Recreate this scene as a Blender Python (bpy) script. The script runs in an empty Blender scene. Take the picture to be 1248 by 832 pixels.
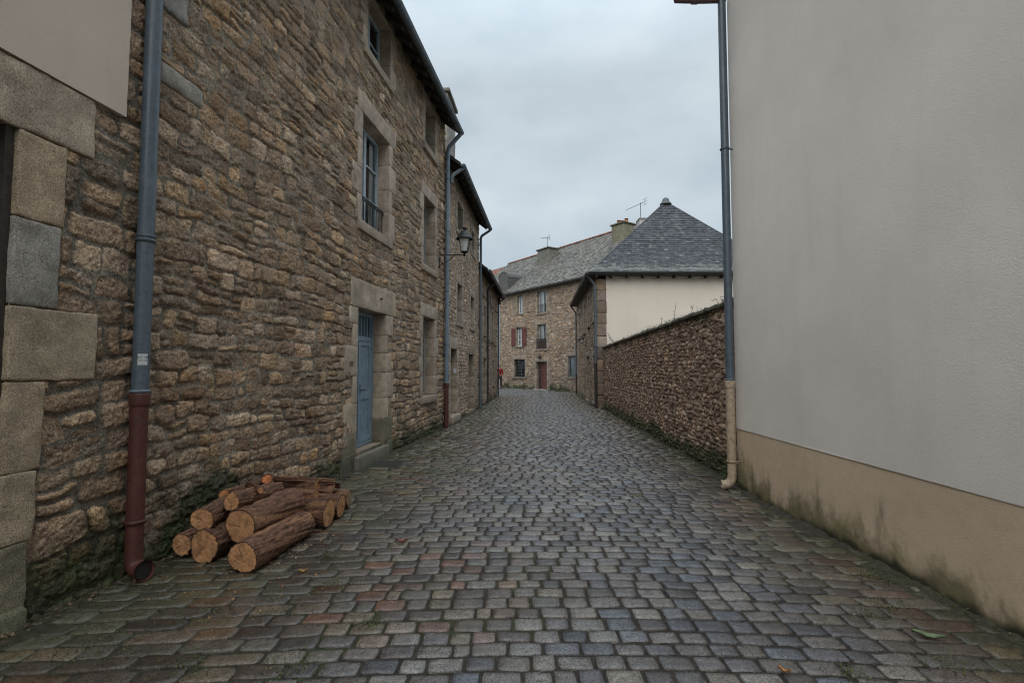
import bpy, math, random
import numpy as np
from mathutils import Vector

S = bpy.context.scene
COL = S.collection
R = math.radians
rng = np.random.default_rng(7)
random.seed(7)

# ------------------------------------------------------------------ noise
def _h(ix, iy, seed):
    n = (ix.astype(np.int64) * 374761393 + iy.astype(np.int64) * 668265263 + np.int64(seed) * 974711) & 0x7fffffff
    n = ((n ^ (n >> 13)) * 1274126177) & 0x7fffffff
    n = ((n ^ (n >> 15)) * 2246822519) & 0x7fffffff
    return ((n ^ (n >> 16)) & 0xffffff) / float(0xffffff)

def vn(x, y, seed=0):
    x = np.asarray(x, float); y = np.asarray(y, float)
    ix = np.floor(x); iy = np.floor(y)
    fx = x - ix; fy = y - iy
    fx = fx * fx * fx * (fx * (fx * 6 - 15) + 10); fy = fy * fy * fy * (fy * (fy * 6 - 15) + 10)
    a = _h(ix, iy, seed); b = _h(ix + 1, iy, seed); c = _h(ix, iy + 1, seed); d = _h(ix + 1, iy + 1, seed)
    return (a * (1 - fx) + b * fx) * (1 - fy) + (c * (1 - fx) + d * fx) * fy - .5

def fbm(x, y, seed=0, o=4, g=.5):
    t = 0; a = 1.
    for i in range(o):
        t = t + a * vn(x * 2 ** i + 17.3 * i, y * 2 ** i - 9.1 * i, seed + i * 31)
        a *= g
    return t

def sstep(a, b, x):
    t = np.clip((x - a) / (b - a), 0, 1)
    return t * t * (3 - 2 * t)

def lerp(a, b, t):
    return a + (b - a) * t

# ------------------------------------------------------------------ meshes
ORG = {}

def link(name, me, mat, parent=None, smooth=True):
    o = bpy.data.objects.new(name, me)
    COL.objects.link(o)
    if mat is not None:
        me.materials.append(mat)
    if parent is not None:
        o.parent = parent
        ORG[o.name] = ORG[parent.name]
    else:
        ORG[o.name] = (0., 0., 0.)
    if smooth:
        me.polygons.foreach_set('use_smooth', np.ones(len(me.polygons), bool))
    return o

def raw_mesh(name, V, faces_flat, sizes, col=None):
    me = bpy.data.meshes.new(name)
    V = np.asarray(V, np.float32)
    me.vertices.add(len(V)); me.vertices.foreach_set('co', V.ravel())
    me.loops.add(len(faces_flat)); me.loops.foreach_set('vertex_index', np.asarray(faces_flat, np.int32))
    sizes = np.asarray(sizes, np.int32)
    st = np.zeros(len(sizes), np.int32); st[1:] = np.cumsum(sizes)[:-1]
    me.polygons.add(len(sizes)); me.polygons.foreach_set('loop_start', st)
    try:
        me.polygons.foreach_set('loop_total', sizes)
    except Exception:
        pass
    if col is not None:
        at = me.attributes.new('Col', 'FLOAT_COLOR', 'POINT')
        c = np.ones((len(V), 4), np.float32); c[:, :3] = col
        at.data.foreach_set('color', c.ravel())
    me.update(calc_edges=True)
    me.validate()
    return me

class MB:
    def __init__(s):
        s.V = []; s.C = []; s.f = []; s.sz = []; s.n = 0
    def add(s, V, faces, col=(.5, .5, .5)):
        V = np.asarray(V, float).reshape(-1, 3)
        c = np.asarray(col, float)
        if c.ndim == 1: c = np.tile(c, (len(V), 1))
        s.V.append(V); s.C.append(c)
        for q in faces:
            s.f.extend([i + s.n for i in q]); s.sz.append(len(q))
        s.n += len(V)
    def grid(s, G, col=(.5, .5, .5), closed_u=False, mask=None):
        n, m = G.shape[:2]
        I = np.arange(n * m).reshape(n, m)
        if closed_u: I = np.vstack([I, I[:1]])
        q = np.stack([I[:-1, :-1], I[1:, :-1], I[1:, 1:], I[:-1, 1:]], -1)
        q = q[mask] if mask is not None else q.reshape(-1, 4)
        c = np.asarray(col, float)
        c = np.tile(c, (n * m, 1)) if c.ndim == 1 else c.reshape(-1, 3)
        s.V.append(G.reshape(-1, 3)); s.C.append(c)
        s.f.extend((q + s.n).ravel().tolist()); s.sz.extend([4] * len(q))
        s.n += n * m
    def build(s, name, mat, parent=None, smooth=True):
        V = np.concatenate(s.V)
        if parent is not None: V = V - np.array(ORG[parent.name])
        return link(name, raw_mesh(name, V, s.f, s.sz, np.concatenate(s.C)), mat, parent, smooth)

def thing(name, label, cat, loc=(0, 0, 0), group=None):
    o = bpy.data.objects.new(name, None); COL.objects.link(o)
    o.location = loc; o.empty_display_size = .2
    ORG[o.name] = tuple(loc)
    tag(o, label, cat, group)
    return o

def tag(o, label=None, cat=None, group=None, kind=None):
    if label: o['label'] = label
    if cat: o['category'] = cat
    if group: o['group'] = group
    if kind: o['kind'] = kind
    return o

class Fr:
    """frame of a facade: s along it, d outward from it, z up"""
    def __init__(f, P, D, side=1):
        L = math.hypot(*D); f.P = np.array([P[0], P[1], 0.]); f.D = np.array([D[0] / L, D[1] / L, 0.])
        f.N = np.array([f.D[1], -f.D[0], 0.]) * side
    def pt(f, s, d, z):
        s = np.asarray(s, float); d = np.asarray(d, float); z = np.asarray(z, float)
        s, d, z = np.broadcast_arrays(s, d, z)
        return f.P + s[..., None] * f.D + d[..., None] * f.N + z[..., None] * np.array([0, 0, 1.])
    def off(f, s, d):
        p = f.pt(s, d, 0); g = Fr((p[0], p[1]), (f.D[0], f.D[1])); g.N = f.N.copy(); return g

WORLD = Fr((0, 0), (1, 0)); WORLD.N = np.array([0, 1., 0])   # s=x, d=y

def box(mb, F, s0, s1, d0, d1, z0, z1, col=(.5, .5, .5)):
    p = [F.pt(s, d, z) for z in (z0, z1) for s, d in ((s0, d0), (s1, d0), (s1, d1), (s0, d1))]
    # unshared verts per face so smooth shading stays flat
    for q in ((0, 1, 2, 3), (4, 5, 6, 7), (0, 1, 5, 4), (1, 2, 6, 5), (2, 3, 7, 6), (3, 0, 4, 7)):
        mb.add([p[i] for i in q], [(0, 1, 2, 3)], col)

def lines(a, b, bev, res):
    L = b - a
    bev = min(bev, L * .3)
    n = max(1, int((L - 2 * bev) / res))
    return np.concatenate([[a, a + bev * .35], np.linspace(a + bev, b - bev, n + 1), [b - bev * .35, b]])

def block(mb, F, s0, s1, d0, d1, z0, z1, col, bev=.014, rough=.004, res=.08, seed=0, var=.10):
    """a dressed stone: rounded arrises, uneven faces"""
    lo = np.array([s0, d0, z0]); hi = np.array([s1, d1, z1])
    bv = np.minimum(bev, (hi - lo) * .3)
    ax = [lines(lo[i], hi[i], bev, res) for i in range(3)]
    col = np.asarray(col) * (1 + var * (random.random() - .5) * 2)
    for a in range(3):
        i, j = [k for k in range(3) if k != a]
        A, B = np.meshgrid(ax[i], ax[j], indexing='ij')
        for val in (lo[a], hi[a]):
            p = np.zeros(A.shape + (3,)); p[..., i] = A; p[..., j] = B; p[..., a] = val
            q = np.clip(p, lo + bv, hi - bv); v = (p - q) / bv
            L = np.linalg.norm(v, axis=-1, keepdims=True); v = v / np.maximum(L, 1e-6)
            edge = np.maximum(0, 1 - np.minimum.reduce([A - ax[i][0], ax[i][-1] - A, B - ax[j][0], ax[j][-1] - B]) / .05)
            r = bv * (1 + .0 * edge[..., None])
            p = q + r * v
            k = p[..., 0] * 9 + p[..., 1] * 5; l = p[..., 2] * 9 + p[..., 1] * 7
            nz = np.stack([fbm(k, l, seed + 1, 3), fbm(k, l, seed + 2, 3), fbm(k, l, seed + 3, 3)], -1)
            p = p + nz * rough * 1.6
            c = col * (1 + .22 * fbm(k * .5, l * .5, seed + 5, 4))[..., None]
            mb.grid(F.pt(p[..., 0], p[..., 1], p[..., 2]), c)

def tube(mb, pts, r, n=14, col=(.5, .5, .5), cap=True):
    P = [np.array(p, float) for p in pts]
    r = [r] * len(P) if np.isscalar(r) else r
    T = []
    for i in range(len(P)):
        a = P[max(0, i - 1)]; b = P[min(len(P) - 1, i + 1)]
        t = b - a; T.append(t / np.linalg.norm(t))
    u = np.cross(T[0], [0, 0, 1.]);
    if np.linalg.norm(u) < .05: u = np.cross(T[0], [0, 1., 0])
    u /= np.linalg.norm(u)
    th = np.linspace(0, 2 * math.pi, n, endpoint=False)
    G = []
    for i in range(len(P)):
        u = u - T[i] * np.dot(u, T[i]); u /= np.linalg.norm(u)
        w = np.cross(T[i], u)
        G.append(P[i] + r[i] * (np.cos(th)[:, None] * u + np.sin(th)[:, None] * w))
    G = np.array(G).transpose(1, 0, 2)
    mb.grid(G, col, closed_u=True)
    if cap:
        for e in (0, -1):
            mb.add(G[:, e], [tuple(range(n))], col)

def arc(a, b, c, k=8):
    """quadratic bend a-b-c"""
    a, b, c = (np.array(v, float) for v in (a, b, c))
    return [(1 - t) ** 2 * a + 2 * t * (1 - t) * b + t * t * c for t in np.linspace(0, 1, k)]

def lathe(mb, base, prof, n=16, col=(.5, .5, .5), phase=0., sq=None):
    th = np.linspace(0, 2 * math.pi, n, endpoint=False) + phase
    G = np.array([[(base[0] + r * math.cos(t), base[1] + r * math.sin(t), base[2] + z) for r, z in prof] for t in th])
    mb.grid(G, col, closed_u=True)

# ------------------------------------------------------------------ materials
def nt(name):
    m = bpy.data.materials.new(name); m.use_nodes = True
    n = m.node_tree; b = n.nodes['Principled BSDF']
    return m, n, b

def nd(n, t, **kw):
    x = n.nodes.new(t)
    for k, v in kw.items():
        if k in x.inputs.keys() if hasattr(x.inputs, 'keys') else False: x.inputs[k].default_value = v
        else: setattr(x, k, v)
    return x

def noise(n, vec, scale, detail=6, rough=.6):
    x = n.nodes.new('ShaderNodeTexNoise'); x.inputs['Scale'].default_value = scale
    x.inputs['Detail'].default_value = detail; x.inputs['Roughness'].default_value = rough
    n.links.new(vec, x.inputs['Vector']); return x.outputs['Fac']

def mrange(n, v, a, b, c, d):
    x = n.nodes.new('ShaderNodeMapRange'); n.links.new(v, x.inputs['Value'])
    for k, q in zip(('From Min', 'From Max', 'To Min', 'To Max'), (a, b, c, d)): x.inputs[k].default_value = q
    return x.outputs['Result']

def mixc(n, fac, a, b, mode='MIX'):
    x = n.nodes.new('ShaderNodeMix'); x.data_type = 'RGBA'; x.blend_type = mode
    for k, v in ((0, fac), (6, a), (7, b)):
        if hasattr(v, 'node'): n.links.new(v, x.inputs[k])
        else: x.inputs[k].default_value = v if k == 0 else (*v, 1)
    return x.outputs[2]

def bumpn(n, h, strength, dist, prev=None):
    x = n.nodes.new('ShaderNodeBump'); x.inputs['Strength'].default_value = strength; x.inputs['Distance'].default_value = dist
    n.links.new(h, x.inputs['Height'])
    if prev is not None: n.links.new(prev, x.inputs['Normal'])
    return x.outputs['Normal']

def geo(n):
    return n.nodes.new('ShaderNodeNewGeometry').outputs['Position']

def vmath(n, v, scale):
    x = n.nodes.new('ShaderNodeMapping'); x.inputs['Scale'].default_value = scale
    n.links.new(v, x.inputs['Vector']); return x.outputs['Vector']

def mat_col(name, rough=.85, var=(.72, 1.28), vscale=22, speck=None, bumps=((70, .5, .006), (260, .35, .002)), spec=.35, rvar=0., coat=0., pits=()):
    """colour from the per-piece attribute, broken up by noise"""
    m, n, b = nt(name)
    a = n.nodes.new('ShaderNodeAttribute'); a.attribute_name = 'Col'
    p = geo(n)
    f = mrange(n, noise(n, p, vscale, 8, .68), .28, .72, var[0], var[1])
    c = mixc(n, 1., a.outputs['Color'], f, 'MULTIPLY')
    for sc, amt in (speck or ()):
        g = mrange(n, noise(n, p, sc, 3, .8), .35, .65, 1 - amt, 1 + amt)
        c = mixc(n, 1., c, g, 'MULTIPLY')
    for sc, lo, amt in pits:                     # dark pits and hollows of weathered stone
        c = mixc(n, 1., c, mrange(n, noise(n, p, sc, 2, .55), lo - .07, lo + .03, 1 - amt, 1), 'MULTIPLY')
    n.links.new(c, b.inputs['Base Color'])
    if rvar:
        n.links.new(mrange(n, noise(n, p, 2.3, 6, .65), .33, .67, rough - rvar, rough + rvar), b.inputs['Roughness'])
    else:
        b.inputs['Roughness'].default_value = rough
    b.inputs['Specular IOR Level'].default_value = spec
    b.inputs['Coat Weight'].default_value = coat
    pr = None
    for sc, st, di in bumps:
        pr = bumpn(n, noise(n, p, sc, 5, .65), st, di, pr)
    if pr is not None: n.links.new(pr, b.inputs['Normal'])
    return m

M = {}
M['rubble'] = mat_col('rubble_stone', .88, (.55, 1.45), 26, ((70, .40), (180, .50)), ((45, .9, .014), (150, .8, .007)), pits=((95, .43, .55), (38, .40, .35)))
M['granite'] = mat_col('dressed_granite', .85, (.80, 1.20), 9, ((2.6, .20), (75, .25), (170, .60)), ((110, .6, .005), (240, .5, .0025)), pits=((120, .41, .45),))
M['slate'] = mat_col('roof_slate', .75, (.65, 1.35), 9, ((60, .3),), ((50, .4, .004),), .3)
M['tile'] = mat_col('clay_tile', .8, (.7, 1.3), 7, None, ((40, .4, .004),))
M['sett'] = mat_col('street_setts', .20, (.66, 1.36), 16, ((75, .30), (200, .60)), ((60, .55, .007), (200, .55, .004)), .7, .15, pits=((110, .42, .55), (45, .36, .4)))
M['soil'] = mat_col('joint_soil', .8, (.5, 1.5), 30, ((120, .4),), ((60, .8, .01),), .3)
M['bark'] = mat_col('log_bark', .9, (.6, 1.4), 30, ((120, .4),), ((90, .7, .006),), .2)
M['cutwood'] = mat_col('cut_wood', .8, (.8, 1.2), 20, ((160, .18),), ((150, .35, .0015),), .2)
M['paint'] = mat_col('weathered_paint', .55, (.86, 1.12), 12, ((3, .10), (90, .12)), ((90, .2, .001),), .45, pits=((32, .37, .28), (9, .36, .15)))
M['metal'] = mat_col('weathered_zinc', .40, (.78, 1.2), 7, ((60, .18),), ((60, .15, .001),), .5, .1, pits=((22, .37, .3), (140, .36, .25)))
M['iron'] = mat_col('painted_iron', .55, (.7, 1.25), 14, ((80, .25),), ((70, .4, .002),), .45, pits=((26, .38, .4), (120, .37, .3)))
M['wood'] = mat_col('old_timber', .8, (.65, 1.3), 10, ((60, .25),), ((60, .5, .003),), .25)
M['leaf'] = mat_col('weed_leaf', .6, (.75, 1.25), 30, None, (), .3)
M['cloth'] = mat_col('cloth', .9, (.85, 1.15), 30, None, (), .2)
M['plastic'] = mat_col('plain_matt', .6, (.95, 1.05), 10, None, (), .3)
M['dark'] = mat_col('dark_interior', .95, (.9, 1.1), 5, None, (), .05)  # near-black, so the dark of unlit rooms is in the colour

def make_render(name, base, alt, dirt=None, fine=210, st=.45):
    m, n, b = nt(name); p = geo(n)
    c = mixc(n, mrange(n, noise(n, p, .9, 6, .6), .3, .7, 0, 1), base, alt)
    st_ = noise(n, vmath(n, p, (5.5, 5.5, .32)), 1., 5, .6)
    c = mixc(n, mrange(n, st_, .50, .78, 0, .2), c, tuple(x * .72 for x in base))
    if dirt:
        a = n.nodes.new('ShaderNodeAttribute'); a.attribute_name = 'Col'
        c = mixc(n, 1., a.outputs['Color'], mrange(n, noise(n, p, 9, 8, .7), .3, .7, .93, 1.07), 'MULTIPLY')
    c = mixc(n, 1., c, mrange(n, noise(n, p, fine, 2, .6), .3, .7, .9, 1.1), 'MULTIPLY')
    n.links.new(c, b.inputs['Base Color']); b.inputs['Roughness'].default_value = .9
    b.inputs['Specular IOR Level'].default_value = .2
    pr = bumpn(n, noise(n, p, 1.1, 4, .5), .25, .03)
    pr = bumpn(n, noise(n, p, 75, 3, .55), st, .007, pr)
    pr = bumpn(n, noise(n, p, fine, 2, .5), st, .003, pr)
    n.links.new(pr, b.inputs['Normal'])
    return m
M['white_render'] = make_render('white_render', (.77, .72, .66), (.665, .62, .565))
M['cream_render'] = make_render('cream_render', (.68, .60, .52), (.62, .55, .475))
M['tan_render'] = make_render('tan_render', (.40, .31, .21), (.36, .28, .19), True)
M['panel_render'] = make_render('beige_render', (.58, .485, .405), (.50, .42, .35))
M['grey_render'] = make_render('grey_render', (.30, .30, .30), (.23, .23, .235))

def make_glass():
    m, n, b = nt('window_glass')
    n.nodes.remove(b); out = n.nodes['Material Output']
    tr = n.nodes.new('ShaderNodeBsdfTransparent'); tr.inputs[0].default_value = (.9, .93, .94, 1)
    gl = n.nodes.new('ShaderNodeBsdfGlossy'); gl.inputs['Roughness'].default_value = .03; gl.inputs[0].default_value = (.95, .97, 1, 1)
    fr = n.nodes.new('ShaderNodeFresnel'); fr.inputs[0].default_value = 1.6
    mx = n.nodes.new('ShaderNodeMixShader')
    n.links.new(fr.outputs[0], mx.inputs[0]); n.links.new(tr.outputs[0], mx.inputs[1]); n.links.new(gl.outputs[0], mx.inputs[2])
    n.links.new(mx.outputs[0], out.inputs['Surface'])
    p = geo(n); nb = bumpn(n, noise(n, p, 3, 2, .5), .12, .01); n.links.new(nb, gl.inputs['Normal'])
    return m
M['glass'] = make_glass()
m_, n_, b_ = nt('milky_glass'); b_.inputs['Base Color'].default_value = (.62, .64, .62, 1); b_.inputs['Roughness'].default_value = .25
M['milk'] = m_

ZINC = (.10, .125, .155); RUST = (.085, .028, .022); BLUE = (.20, .27, .325); DARKM = (.02, .023, .024)
GRAN = (.385, .308, .232); GRANG = (.25, .245, .23)

# ------------------------------------------------------------------ rubble masonry
PAL_A = np.array([(.25, .185, .12), (.20, .145, .095), (.225, .19, .15), (.29, .205, .115), (.17, .13, .095), (.33, .27, .20), (.235, .175, .125), (.21, .16, .11)])
PAL_A = PAL_A.mean(0) + (PAL_A - PAL_A.mean(0)) * .55
PAL_A = PAL_A * np.array([1.46, 1.345, 1.30])
PAL_G = np.array([(.27, .20, .15), (.22, .165, .125), (.31, .245, .195), (.20, .15, .115), (.35, .28, .225), (.24, .18, .14)])
PAL_F = np.array([(.31, .23, .155), (.25, .185, .125), (.28, .225, .17), (.33, .24, .14), (.21, .165, .125), (.38, .31, .235), (.27, .20, .145)])

PAL_F = PAL_F * np.array([1.16, 1.10, 1.14])
def stones(s, z, cw, ch, seed, jit=.62, warp=.17, drop=.15):
    s2 = s + warp * cw * fbm(s / cw * .9, z / ch * .5, seed + 50, 3)
    z2 = z + warp * ch * 1.3 * fbm(s / cw * .7, z / ch * .6, seed + 60, 3)
    v = z2 / ch + .55 * vn(z / ch * .23, s * 0 + 3.3, seed + 5) * 2
    u = s2 / cw
    jv = np.floor(v)
    cand = []
    for dj in (-1, 0, 1):
        row = jv + dj
        off = _h(row, row * 0 + 7, seed + 9)
        ci = np.floor(u + off)
        for di in (-2, -1, 0, 1, 2):
            c = ci + di
            h1 = _h(c, row, seed + 1); h2 = _h(c, row, seed + 2); h3 = _h(c, row, seed + 3)
            pu = c + .5 + jit * (h1 - .5) - off; pv = row + .5 + jit * .75 * (h2 - .5)
            d2 = (u - pu) ** 2 + (v - pv) ** 2 - .30 * (h3 - .5)
            d2 = np.where(_h(c, row, seed + 4) < drop, d2 + 50, d2)
            cand.append((d2, pu, pv, c, row))
    D = np.stack([c[0] for c in cand]); k = np.argmin(D, 0)
    def pick(i):
        return np.take_along_axis(np.stack([c[i] for c in cand]), k[None], 0)[0]
    d1 = pick(0); pu = pick(1); pv = pick(2); c = pick(3); row = pick(4)
    e = np.full(s.shape, 9.)
    for i, q in enumerate(cand):
        du = q[1] - pu; dv = q[2] - pv; L2 = du * du + dv * dv
        ok = (k != i) & (L2 > 1e-9) & (q[0] < 40)
        L = np.sqrt(np.maximum(L2, 1e-9))
        un = (q[0] - d1) / (2 * L)
        met = un / np.sqrt((du / L / cw) ** 2 + (dv / L / ch) ** 2)
        e = np.where(ok, np.minimum(e, met), e)
    H = lambda t: _h(c, row, seed + 100 + t)
    return e, (u - pu) * cw, (v - pv) * ch, H

def courses(s, z, cw, ch, seed):
    """roughly coursed rubble: rows of uneven height, uneven lengths, some stones split in two"""
    r_ = np.random.default_rng(seed)
    ed = np.concatenate([[-1.0], -1.0 + np.cumsum(ch * (.68 + .64 * r_.random(400)))])
    big = .075 * fbm(s * .55, z * .8, seed + 50, 2) * (ch / .12)
    z2 = z + big + 0.30 * ch * fbm(s * .85 / cw, z * .6 / ch, seed + 51, 3) + .012 * fbm(s * 13, z * 13, seed + 52, 3)
    s2 = s + .20 * cw * fbm(s * .8 / cw, z * .9 / ch, seed + 53, 3) + .012 * fbm(s * 13, z * 13, seed + 54, 3)
    row = np.clip(np.searchsorted(ed, z2, side='right') - 1, 0, 399)
    z0 = ed[row]; z1 = ed[row + 1]; rowf = row.astype(float)
    hgt = z1 - z0
    wid = cw * (.75 + .5 * _h(rowf, rowf * 0 + 5, seed + 9)) * (.6 + .4 * hgt / ch)
    u = s2 / wid + 7 * _h(rowf, rowf * 0 + 7, seed + 8)
    bd = lambda c: c + .72 * (_h(c, rowf, seed + 1) - .5)
    c = np.floor(u); c = np.where(u < bd(c), c - 1, c); c = np.where(u >= bd(c + 1), c + 1, c)
    a = bd(c); b = bd(c + 1)
    # one stone over another
    spl = (_h(c, rowf, seed + 3) < .22) & (hgt > ch * .95)
    zm = z0 + hgt * (.35 + .3 * _h(c, rowf, seed + 4)); up = z2 > zm
    y0 = np.where(spl & up, zm, z0); y1 = np.where(spl & ~up, zm, z1)
    half = np.where(spl & up, 1., 0.)
    ins = lambda k, m: m * _h(c * 2 + half, rowf, seed + 20 + k) ** 2
    dx = np.minimum((u - a) * wid - ins(0, .026), (b - u) * wid - ins(1, .026)); dy = np.minimum(z2 - y0 - ins(2, .022), y1 - z2 - ins(3, .022))
    r = .014 + .045 * _h(c * 2 + half, rowf, seed + 30); r = np.minimum(r, .45 * (y1 - y0))
    e = np.where((dx < r) & (dy < r), r - np.hypot(r - dx, r - dy), np.minimum(dx, dy))
    H = lambda t: _h(c * 2 + half, rowf, seed + 100 + t)
    return e, (u - (a + b) / 2) * wid, z2 - (y0 + y1) / 2, H

def rubble(F, sg, zg, ops, seed, cw=.30, ch=.135, pal=PAL_A, mort=(.205, .168, .125), joint=.012, rnd=.035, recess=.03,
           rough=1., moss=None, off=0., stains=None, caps=(), lay=None):
    s, z = np.meshgrid(sg, zg, indexing='ij')
    e, du, dv, H = (lay or courses)(s, z, cw, ch, seed)
    e = e + .010 * fbm(s * 16, z * 16, seed + 70, 3) + .009 * fbm(s * 42, z * 42, seed + 71, 2)
    prof = np.clip((e - joint * .5) / (rnd * .4), 0, 1)
    prof = np.sqrt(1 - (1 - prof) ** 2)
    dome = .010 * (1 - np.exp(-np.maximum(e, 0) / rnd))
    tilt = (H(1) - .5) * .12 * du + (H(2) - .5) * .11 * dv
    an = (H(7) - .5) * .9; rs = s * np.cos(an) - z * np.sin(an); rz = s * np.sin(an) + z * np.cos(an)
    rg = (.012 * fbm(s * 11, z * 12, seed + 80, 4) + .014 * (.28 - np.abs(fbm(rs * 19 + H(6) * 9, rz * 24, seed + 84, 3))) + .009 * fbm(s * 52, z * 52, seed + 88, 2)) * rough
    mrt = recess * np.clip(.55 + 1.5 * fbm(s * 1.6, z * 1.9, seed + 91, 3), .05, 1.3)
    d = off + prof * ((H(3) - .5) * .024 + tilt + rg + dome) - (1 - prof) * (np.abs(mrt) + .006 * fbm(s * 25, z * 25, seed + 92, 3))
    caps = list(caps) + [(o[0] - .17, o[1] + .17, o[2] - .1, o[3] + .19) for o in ops if not caps]
    for q in caps:                                # bedded behind dressed stones and panels
        d = np.where((s > q[0]) & (s < q[1]) & (z > q[2]) & (z < q[3]), np.minimum(d, -.012), d)
    idx = np.minimum((H(4) * len(pal)).astype(int), len(pal) - 1)
    c = np.asarray(pal)[idx] * (.64 + .68 * H(5) + .40 * (H(8) > .955))[..., None]
    c = c * (1 + .38 * fbm(s * 6, z * 9, seed + 95, 4))[..., None]
    # lichen and iron blotches
    b = sstep(.18, .42, fbm(s * 3.1, z * 3.1, seed + 97, 4)); c = lerp(c, c * np.array([1.18, 1.15, 1.1]), b[..., None])
    b = sstep(.26, .45, fbm(s * 2.2 + 40, z * 2.2, seed + 98, 4)); c = lerp(c, c * np.array([1.08, .99, .88]), b[..., None])
    m = np.array(mort) * (1 + .5 * fbm(s * 9, z * 9, seed + 99, 4))[..., None]
    t = sstep(.08, .5, prof)[..., None]
    c = lerp(m, c, t)
    if moss is not None:
        k = np.clip(moss(s, z) + .55 * fbm(s * 3.3, z * 3.3, seed + 33, 5) - .2, 0, 1)
        k = sstep(.1, .75, k)
        mc = lerp(np.array([.056, .056, .034]), np.array([.034, .056, .013]), np.clip(.5 + 1.6 * fbm(s * 5, z * 5, seed + 36, 3), 0, 1)[..., None])
        c = lerp(c, mc * (1 + .6 * fbm(s * 30, z * 30, seed + 37, 3))[..., None], (k * .92)[..., None])
        d = d + k * .008 * (1 + 2 * fbm(s * 40, z * 40, seed + 38, 2))
    if stains is not None: c = stains(s, z, c)
    sm = (sg[:-1] + sg[1:]) / 2; zm = (zg[:-1] + zg[1:]) / 2
    keep = np.ones((len(sm), len(zm)), bool)
    for o in ops:
        keep &= ~((sm[:, None] > o[0]) & (sm[:, None] < o[1]) & (zm[None] > o[2]) & (zm[None] < o[3]))
    mb = MB(); mb.grid(F.pt(s, d, z), c, mask=keep)
    return mb

def axis(a, b, stepf, extra=()):
    x = [a]
    while x[-1] < b: x.append(x[-1] + stepf(x[-1]))
    x[-1] = b
    x = np.array(x)
    for e in extra:                       # snap to opening edges
        if a < e < b: x[np.argmin(abs(x - e))] = e
    return np.unique(x)

def base_moss(h, k=1.):
    return lambda s, z: k * np.clip(1 - z / h, 0, 1) ** 1.3

# ------------------------------------------------------------------ openings
def liner(mb, F, o, depth, col):
    s0, s1, z0, z1 = o; t = .03; g = .010
    box(mb, F, s0 - g - t, s0 - g, -depth - .12, -.012, z0 - .02, z1 + .02, col)
    box(mb, F, s1 + g, s1 + g + t, -depth - .12, -.012, z0 - .02, z1 + .02, col)
    box(mb, F, s0 - g, s1 + g, -depth - .12, -.014, z1 + g, z1 + g + t, col)
    box(mb, F, s0 - g, s1 + g, -depth - .12, -.014, z0 - g - t, z0 - g, col)

def surround(parent, F, o, depth, col=GRAN, lint=.32, over=.22, near=None, far=None, sill=.14, res=.09, proud=.014, seed=0, moss_z=0., sill_out=.03, lint_ext=None, colf=None):
    """granite jambs, lintel and sill of one opening"""
    s0, s1, z0, z1 = o
    mb = MB(); g = .0025
    liner(mb, F, o, depth, tuple(x * .8 for x in col))
    def jam(hs, ws, side):
        z = z0
        for i, (h, w) in enumerate(zip(hs, ws)):
            c = np.array(col) * (.93 + .16 * random.random())
            c = lerp(c, c * np.array([.93, .97, 1.02]), random.random() * .5)
            if z < moss_z: c = lerp(c, np.array([.09, .095, .05]), .62)
            if side < 0: block(mb, F, s0 - w, s0, -depth, proud, z + g, z + h - g, c, bev=.010, rough=.005, res=res, seed=seed + i)
            else: block(mb, F, s1, s1 + w, -depth, proud, z + g, z + h - g, c, bev=.010, rough=.005, res=res, seed=seed + 20 + i)
            z += h
    if near is None:
        n = max(3, round((z1 - z0) / .42)); k = [(z1 - z0) / n] * n
        near = (k, [.30 if i % 2 else .18 for i in range(n)]); far = (k, [.18 if i % 2 else .30 for i in range(n)])
    jam(*near, -1); jam(*far, 1)
    if lint:
        e = lint_ext or (over, over)
        block(mb, F, s0 - e[0], s1 + e[1], -depth, proud + .003, z1 + .003, z1 + lint, col, bev=.010, rough=.005, res=res, seed=seed + 40)
    if sill:
        block(mb, F, s0 - .16, s1 + .16, -depth, proud + sill_out, z0 - sill, z0 - .003, tuple(x * .85 for x in col), res=res, seed=seed + 41)
    return mb.build('stone_surround', M['granite'], parent)

def bars(mb, F, s0, s1, z0, z1, d0, d1, w, col, vs=(), hs=(), vw=None):
    box(mb, F, s0, s0 + w, d0, d1, z0, z1, col); box(mb, F, s1 - w, s1, d0, d1, z0, z1, col)
    box(mb, F, s0 + w, s1 - w, d0, d1, z1 - w, z1, col); box(mb, F, s0 + w, s1 - w, d0, d1, z0, z0 + w, col)
    vw = vw or w * .8
    for v in vs: box(mb, F, v - vw / 2, v + vw / 2, d0 + .002, d1 + .004, z0 + w, z1 - w, col)
    for h in hs: box(mb, F, s0 + w, s1 - w, d0 + .004, d1 - .006, h - .014, h + .014, col)

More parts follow.
